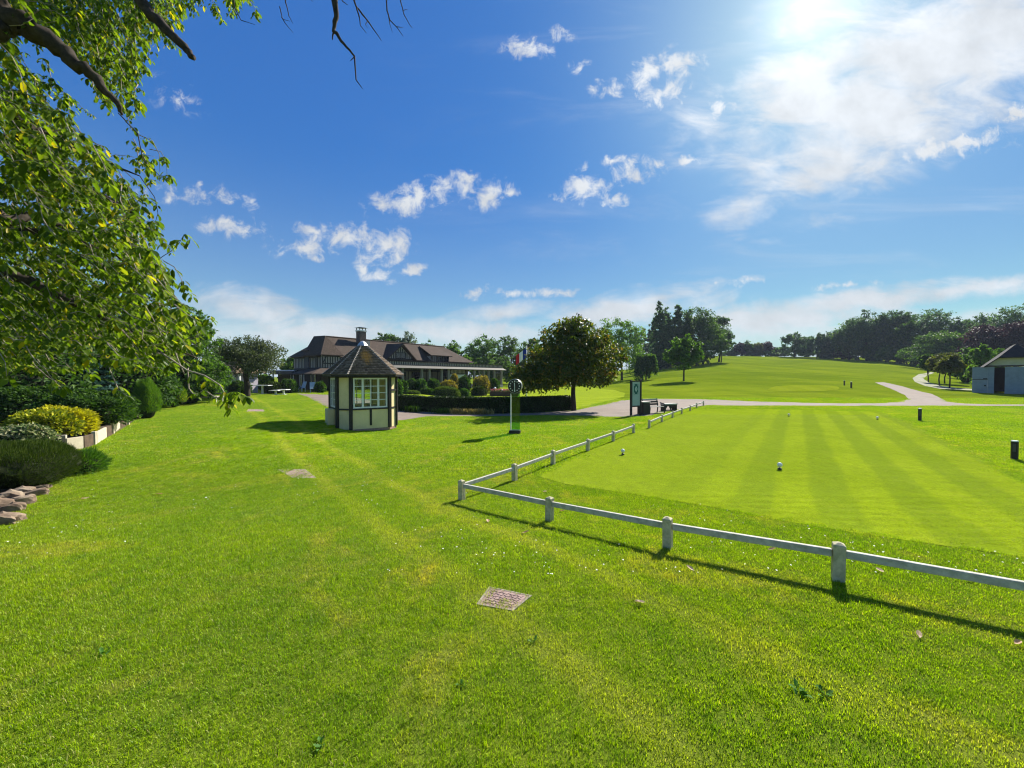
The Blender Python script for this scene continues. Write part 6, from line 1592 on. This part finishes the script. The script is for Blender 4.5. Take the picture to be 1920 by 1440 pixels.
def cherry():
    r = np.random.default_rng(77); random.seed(77)
    root = Vector((-8.6, 3.4, tz(-8.6, 3.4) - .1))
    t = thing('cherry_tree', 'old leafy cherry tree hanging its branches in from the left, nearest tree', 'tree', root)
    def loc(p): return Vector(p) - root
    def limb(name, pts, rad, mat=M_BARK, k=9, jit=.18):
        mb = MB(); P = [loc(q) for q in pts]
        # finer polyline
        Q = []; RR = []
        for i in range(len(P) - 1):
            for s in range(4):
                f = s / 4; Q.append(P[i].lerp(P[i + 1], f) + Vector(r.normal(size=3) * rad[i] * .18)); RR.append(rad[i] * (1 - f) + rad[i + 1] * f)
        Q.append(P[-1]); RR.append(rad[-1]); mb.tube(Q, RR, k, jit=jit); part(name, mb, mat, t, smooth=True)
    c0 = Vector((-7.6, 3.7, 4.6))
    limb('trunk', [root, root + Vector((.15, .1, 1.6)), root + Vector((.45, .2, 3.2)), c0], [.36, .27, .24, .2], k=12)
    limb('limb', [c0, at(-60, -30, 4.2), at(20, 42, 4.3), at(75, 66, 4.4), at(122, 100, 4.5), at(170, 140, 4.6), at(212, 182, 4.7), at(224, 200, 4.7), at(229, 216, 4.75)], [.19, .15, .125, .105, .085, .06, .034, .026, .012])
    limb('limb', [c0, at(-80, 60, 4.1), at(-10, 55, 4.2), at(30, 40, 4.3)], [.16, .13, .10, .05])
    limb('limb', [c0, (-6.0, 4.0, 6.4), at(232, -40, 4.6), at(275, 15, 4.6), at(318, 62, 4.6), at(345, 88, 4.6), at(363, 108, 4.6)], [.18, .12, .075, .06, .050, .044, .030])
    limb('limb', [c0, (-5.6, 3.6, 7.0), (-3.2, 4.0, 7.5), at(628, -80, 4.5), at(631, 25, 4.5), at(626, 58, 4.5), at(645, 82, 4.5), at(665, 106, 4.5)], [.19, .13, .09, .06, .028, .020, .014, .010])
    limb('twig', [at(665, 106, 4.5), at(668, 150, 4.5), at(680, 167, 4.5)], [.009, .007, .003], jit=.1, k=6)
    limb('twig', [at(665, 106, 4.5), at(657, 114, 4.5)], [.007, .003], k=5); limb('twig', [at(626, 58, 4.5), at(623, 74, 4.5)], [.012, .006], k=5)
    for (a, pts, w) in (((-3.2, 4.0, 7.5), [(648, -40), (668, 12), (690, 40), (704, 60), (715, 76)], .012), (None, [(668, 12), (674, 34), (676, 48), (687, 62)], .009), (None, [(690, 38), (685, 46), (690, 53)], .005), ((-3.2, 4.0, 7.5), [(720, -60), (726, 20), (731, 38), (745, 52), (756, 68)], .010),
                        (None, [(729, 30), (731, 46), (736, 61)], .006), ((-3.2, 4.0, 7.5), [(745, -60), (751, 2), (758, 28), (769, 48), (773, 52)], .008), (None, [(755, 20), (765, 17)], .004), (None, [(742, 50), (756, 52)], .005), ((-3.2, 4.0, 7.5), [(530, -60), (536, 5), (542, 30), (549, 44)], .008), (None, [(528, 32), (536, 45), (550, 62)], .006), (None, [(524, 12), (530, 36), (544, 40)], .006),
                        ((-3.2, 4.0, 7.5), [(434, -40), (440, 14), (452, 38), (478, 46)], .008), ((-3.2, 4.0, 7.5), [(576, -60), (580, -4), (587, 4)], .006), ((-3.2, 4.0, 7.5), [(630, -40), (642, 2), (652, 9)], .010)):
        q = [at(x, y, 4.5 + .1 * r.random()) for x, y in pts]
        limb('twig', ([a] if a else []) + q, ([w * 2] if a else []) + [w * (1 - .75 * i / (len(q) - 1)) for i in range(len(q))], k=6, jit=.25)
    # lower limbs carrying the hanging mass
    limb('limb', [c0, at(-60, 330, 4.4), at(0, 416, 4.7), at(60, 404, 5.0), at(130, 430, 5.3)], [.15, .11, .075, .05, .02])
    limb('limb', [c0, (-7.0, 5.5, 5.4), at(120, 330, 6.4), at(254, 402, 6.4), at(240, 430, 6.3), at(228, 453, 6.3)], [.13, .10, .06, .042, .04, .03])
    limb('limb', [c0, at(-40, 180, 5.0), at(80, 250, 5.6), at(180, 300, 6.0), at(262, 330, 6.1)], [.13, .09, .06, .03, .008])
    limb('limb', [c0, at(-60, 480, 4.6), at(80, 540, 4.9), at(200, 600, 5.2), at(300, 640, 5.4), at(370, 672, 5.6)], [.13, .09, .055, .03, .016, .008])
    limb('limb', [c0, at(-60, 420, 5.4), at(100, 440, 5.6), at(220, 480, 5.9), at(300, 540, 6.1), at(375, 610, 6.2)], [.12, .08, .05, .024, .014, .006])
    # hand-placed hanging twigs that reach into the open
    tips = []
    def hang(pts, y0, y1, w=.007, mat=M_BARK_PALE):
        n = len(pts); q = [at(x, yy, y0 + (y1 - y0) * i / (n - 1)) for i, (x, yy) in enumerate(pts)]; limb('twig', q, [w * (1 - .6 * i / (n - 1)) for i in range(n)], mat, k=6, jit=.1); tips.append(q)
    hang([(300, 660), (350, 694), (384, 704), (412, 722), (426, 744), (430, 752)], 5.0, 4.6, .011)
    hang([(352, 690), (354, 728), (362, 738), (371, 739), (386, 728)], 5.0, 4.9, .008); hang([(386, 733), (402, 744), (416, 747)], 4.9, 4.8, .007)
    hang([(430, 752), (428, 764), (432, 765)], 4.6, 4.6, .004)
    hang([(345, 700), (320, 640), (372, 632), (388, 600), (400, 596)], 5.2, 5.0, .008)
    hang([(296, 487), (322, 470), (336, 456), (343, 443)], 5.6, 5.4, .005, M_BARK); hang([(250, 480), (300, 520), (330, 560), (352, 600)], 5.4, 5.2, .007)
    hang([(262, 330), (290, 370), (296, 400), (288, 428)], 5.8, 5.8, .006, M_BARK); hang([(222, 212), (258, 250), (268, 300), (300, 330), (314, 330)], 5.0, 5.0, .007, M_BARK)
    hang([(205, 690), (214, 712), (222, 730), (238, 742)], 4.9, 4.8, .007); hang([(60, 660), (95, 706), (118, 730)], 4.6, 4.6, .006)
    # sprays of leaves: each on a drooping twig inside the mass
    LP, LA, LN, LS = [], [], [], []
    def spray(q, dens, size, spread=.05):
        L = sum((b - a).length for a, b in zip(q[:-1], q[1:])); n = max(3, int(L * dens))
        while n > 0:       # leaves stand in bunches at the buds
            s = r.random() * (len(q) - 1); i = int(s); f = s - i; p_ = q[i].lerp(q[i + 1], f); d = (q[i + 1] - q[i]).normalized(); p_ = p_ + Vector(r.normal(size=3) * spread * .6)
            m = int(r.integers(2, 6)); n -= m; a0 = r.random() * 6.28; sz = size * (.55 + .8 * r.random())
            for j in range(m):
                an = a0 + j * 6.28 / m + r.normal() * .3; side = Vector((math.cos(an), math.sin(an), 0)); a = (d * .35 + side * .8 + Vector((0, 0, -.35 - .7 * r.random()))).normalized()
                LP.append(p_ + a * .02); LA.append(a); nn = Vector(r.normal(size=3)) * .35 + Vector((0, 0, .9)) + side * .5; LN.append(nn); LS.append(sz * (.7 + .5 * r.random()))
    for q in tips: spray(q[1:], 34, .105, .02)
    for (px, py, y) in ((343, 437, 5.4), (345, 441, 5.4), (352, 549, 5.2), (358, 551, 5.2), (392, 592, 5.0), (388, 620, 5.1), (452, 737, 4.5), (440, 733, 4.6), (432, 730, 4.6), (458, 738, 4.5), (424, 736, 4.6), (310, 330, 5), (318, 331, 5)):
        q = at(px, py, y); spray([q, q + Vector((.05, 0, -.04))], 70, .10, .02)
    twm = MB(); nsp = 0
    poly = np.array(CH_POLY)
    tries = 0
    while nsp < 1180 and tries < 16000:
        tries += 1
        px, py = r.random() * 520 - 70, r.random() * 800 - 60
        upper = py < 190 and px > 60
        if not inside(CH_POLY, px, py) or any(inside(h, px, py) for h in CH_HOLES): continue
        y = 4.2 + 3.2 * r.random() if not upper else 5.2 + 2.4 * r.random()
        if py > 560 and r.random() < .15: continue
        a = r.uniform(-.2, 1.1) if not upper else r.uniform(.3, 1.9); L = r.uniform(30, 90) * (.8 if upper else 1); pts = []
        bend = r.normal() * 10
        for s in (0, .35, .7, 1): pts.append((px + math.cos(a) * L * s - math.sin(a) * bend * math.sin(s * 3.1), py + math.sin(a) * L * s + 16 * s * s + math.cos(a) * bend * math.sin(s * 3.1)))
        if not inside(CH_POLY, *pts[-1]) or any(inside(h, *pts[-1]) or inside(h, *pts[1]) for h in CH_HOLES): continue
        dy = r.uniform(-.25, .15); q = [at(x, yy, y + dy * i / 3) for i, (x, yy) in enumerate(pts)]
        twm.tube([loc(v) for v in q], [.0062, .005, .0038, .002], 5)
        spray(q, 33 if not upper else 62, (.10 if not upper else .082), .05); nsp += 1
    tag(part('hanging_twigs', twm, M_BARK_PALE, t, smooth=True), kind='stuff')
    # keep the leaves that stay within the mass
    P = np.array([tuple(v) for v in LP]); A = np.array([tuple(v) for v in LA]); Nn = np.array([tuple(v) for v in LN]); Sz = np.array(LS); n = len(P)
    tint = r.random(n)
    order = np.argsort(-(Sz / P[:, 1])); own = order[:300]; rest = order[300:]
    V, Fc, tt = leaves(P[rest] - np.array(root), A[rest], Nn[rest], Sz[rest], LEAF_OVAL, tint[rest])
    tag(link('foliage', bulk('foliage', V, Fc, L_CHERRY, tt, smooth=False), t), kind='stuff')
    variants = []
    for k in range(6):
        V, Fc, tt = leaves(np.zeros((1, 3)), np.array([[1.0, 0, 0]]), np.array([[0, 0, 1.0]]), np.array([1.0]), LEAF_OVAL, np.array([k / 6 + .1])); variants.append(bulk('leaf', V, Fc, L_CHERRY, tt))
    for i in own:
        a = Vector(A[i]).normalized(); b = Vector(Nn[i]).cross(a).normalized(); c = a.cross(b); s = Sz[i]
        o = link('leaf', variants[int(tint[i] * 5.99)], t); M = Matrix((a * s, b * s, c * s)).transposed().to_4x4(); M.translation = Vector(P[i]) - root; o.matrix_local = M
    print('cherry leaves', n, 'sprays', nsp)
cherry()

# ------------------------------------------------------------------ thin summer haze over the whole ground
m, N, out = newmat('thin_haze'); v = N.n('ShaderNodeVolumePrincipled')
v.inputs['Color'].default_value = (.72, .84, 1, 1); v.inputs['Density'].default_value = 0.00022; v.inputs['Anisotropy'].default_value = 0.0
N.l(v.outputs[0], out.inputs[1])
mb = MB(); mb.b(-1640, 1640, -620, 2700, -2.5, 60); tag(link('haze', mb.mesh('haze', m)), kind='stuff')

# ------------------------------------------------------------------ turf last, once it is known where nothing grows
build_grass()
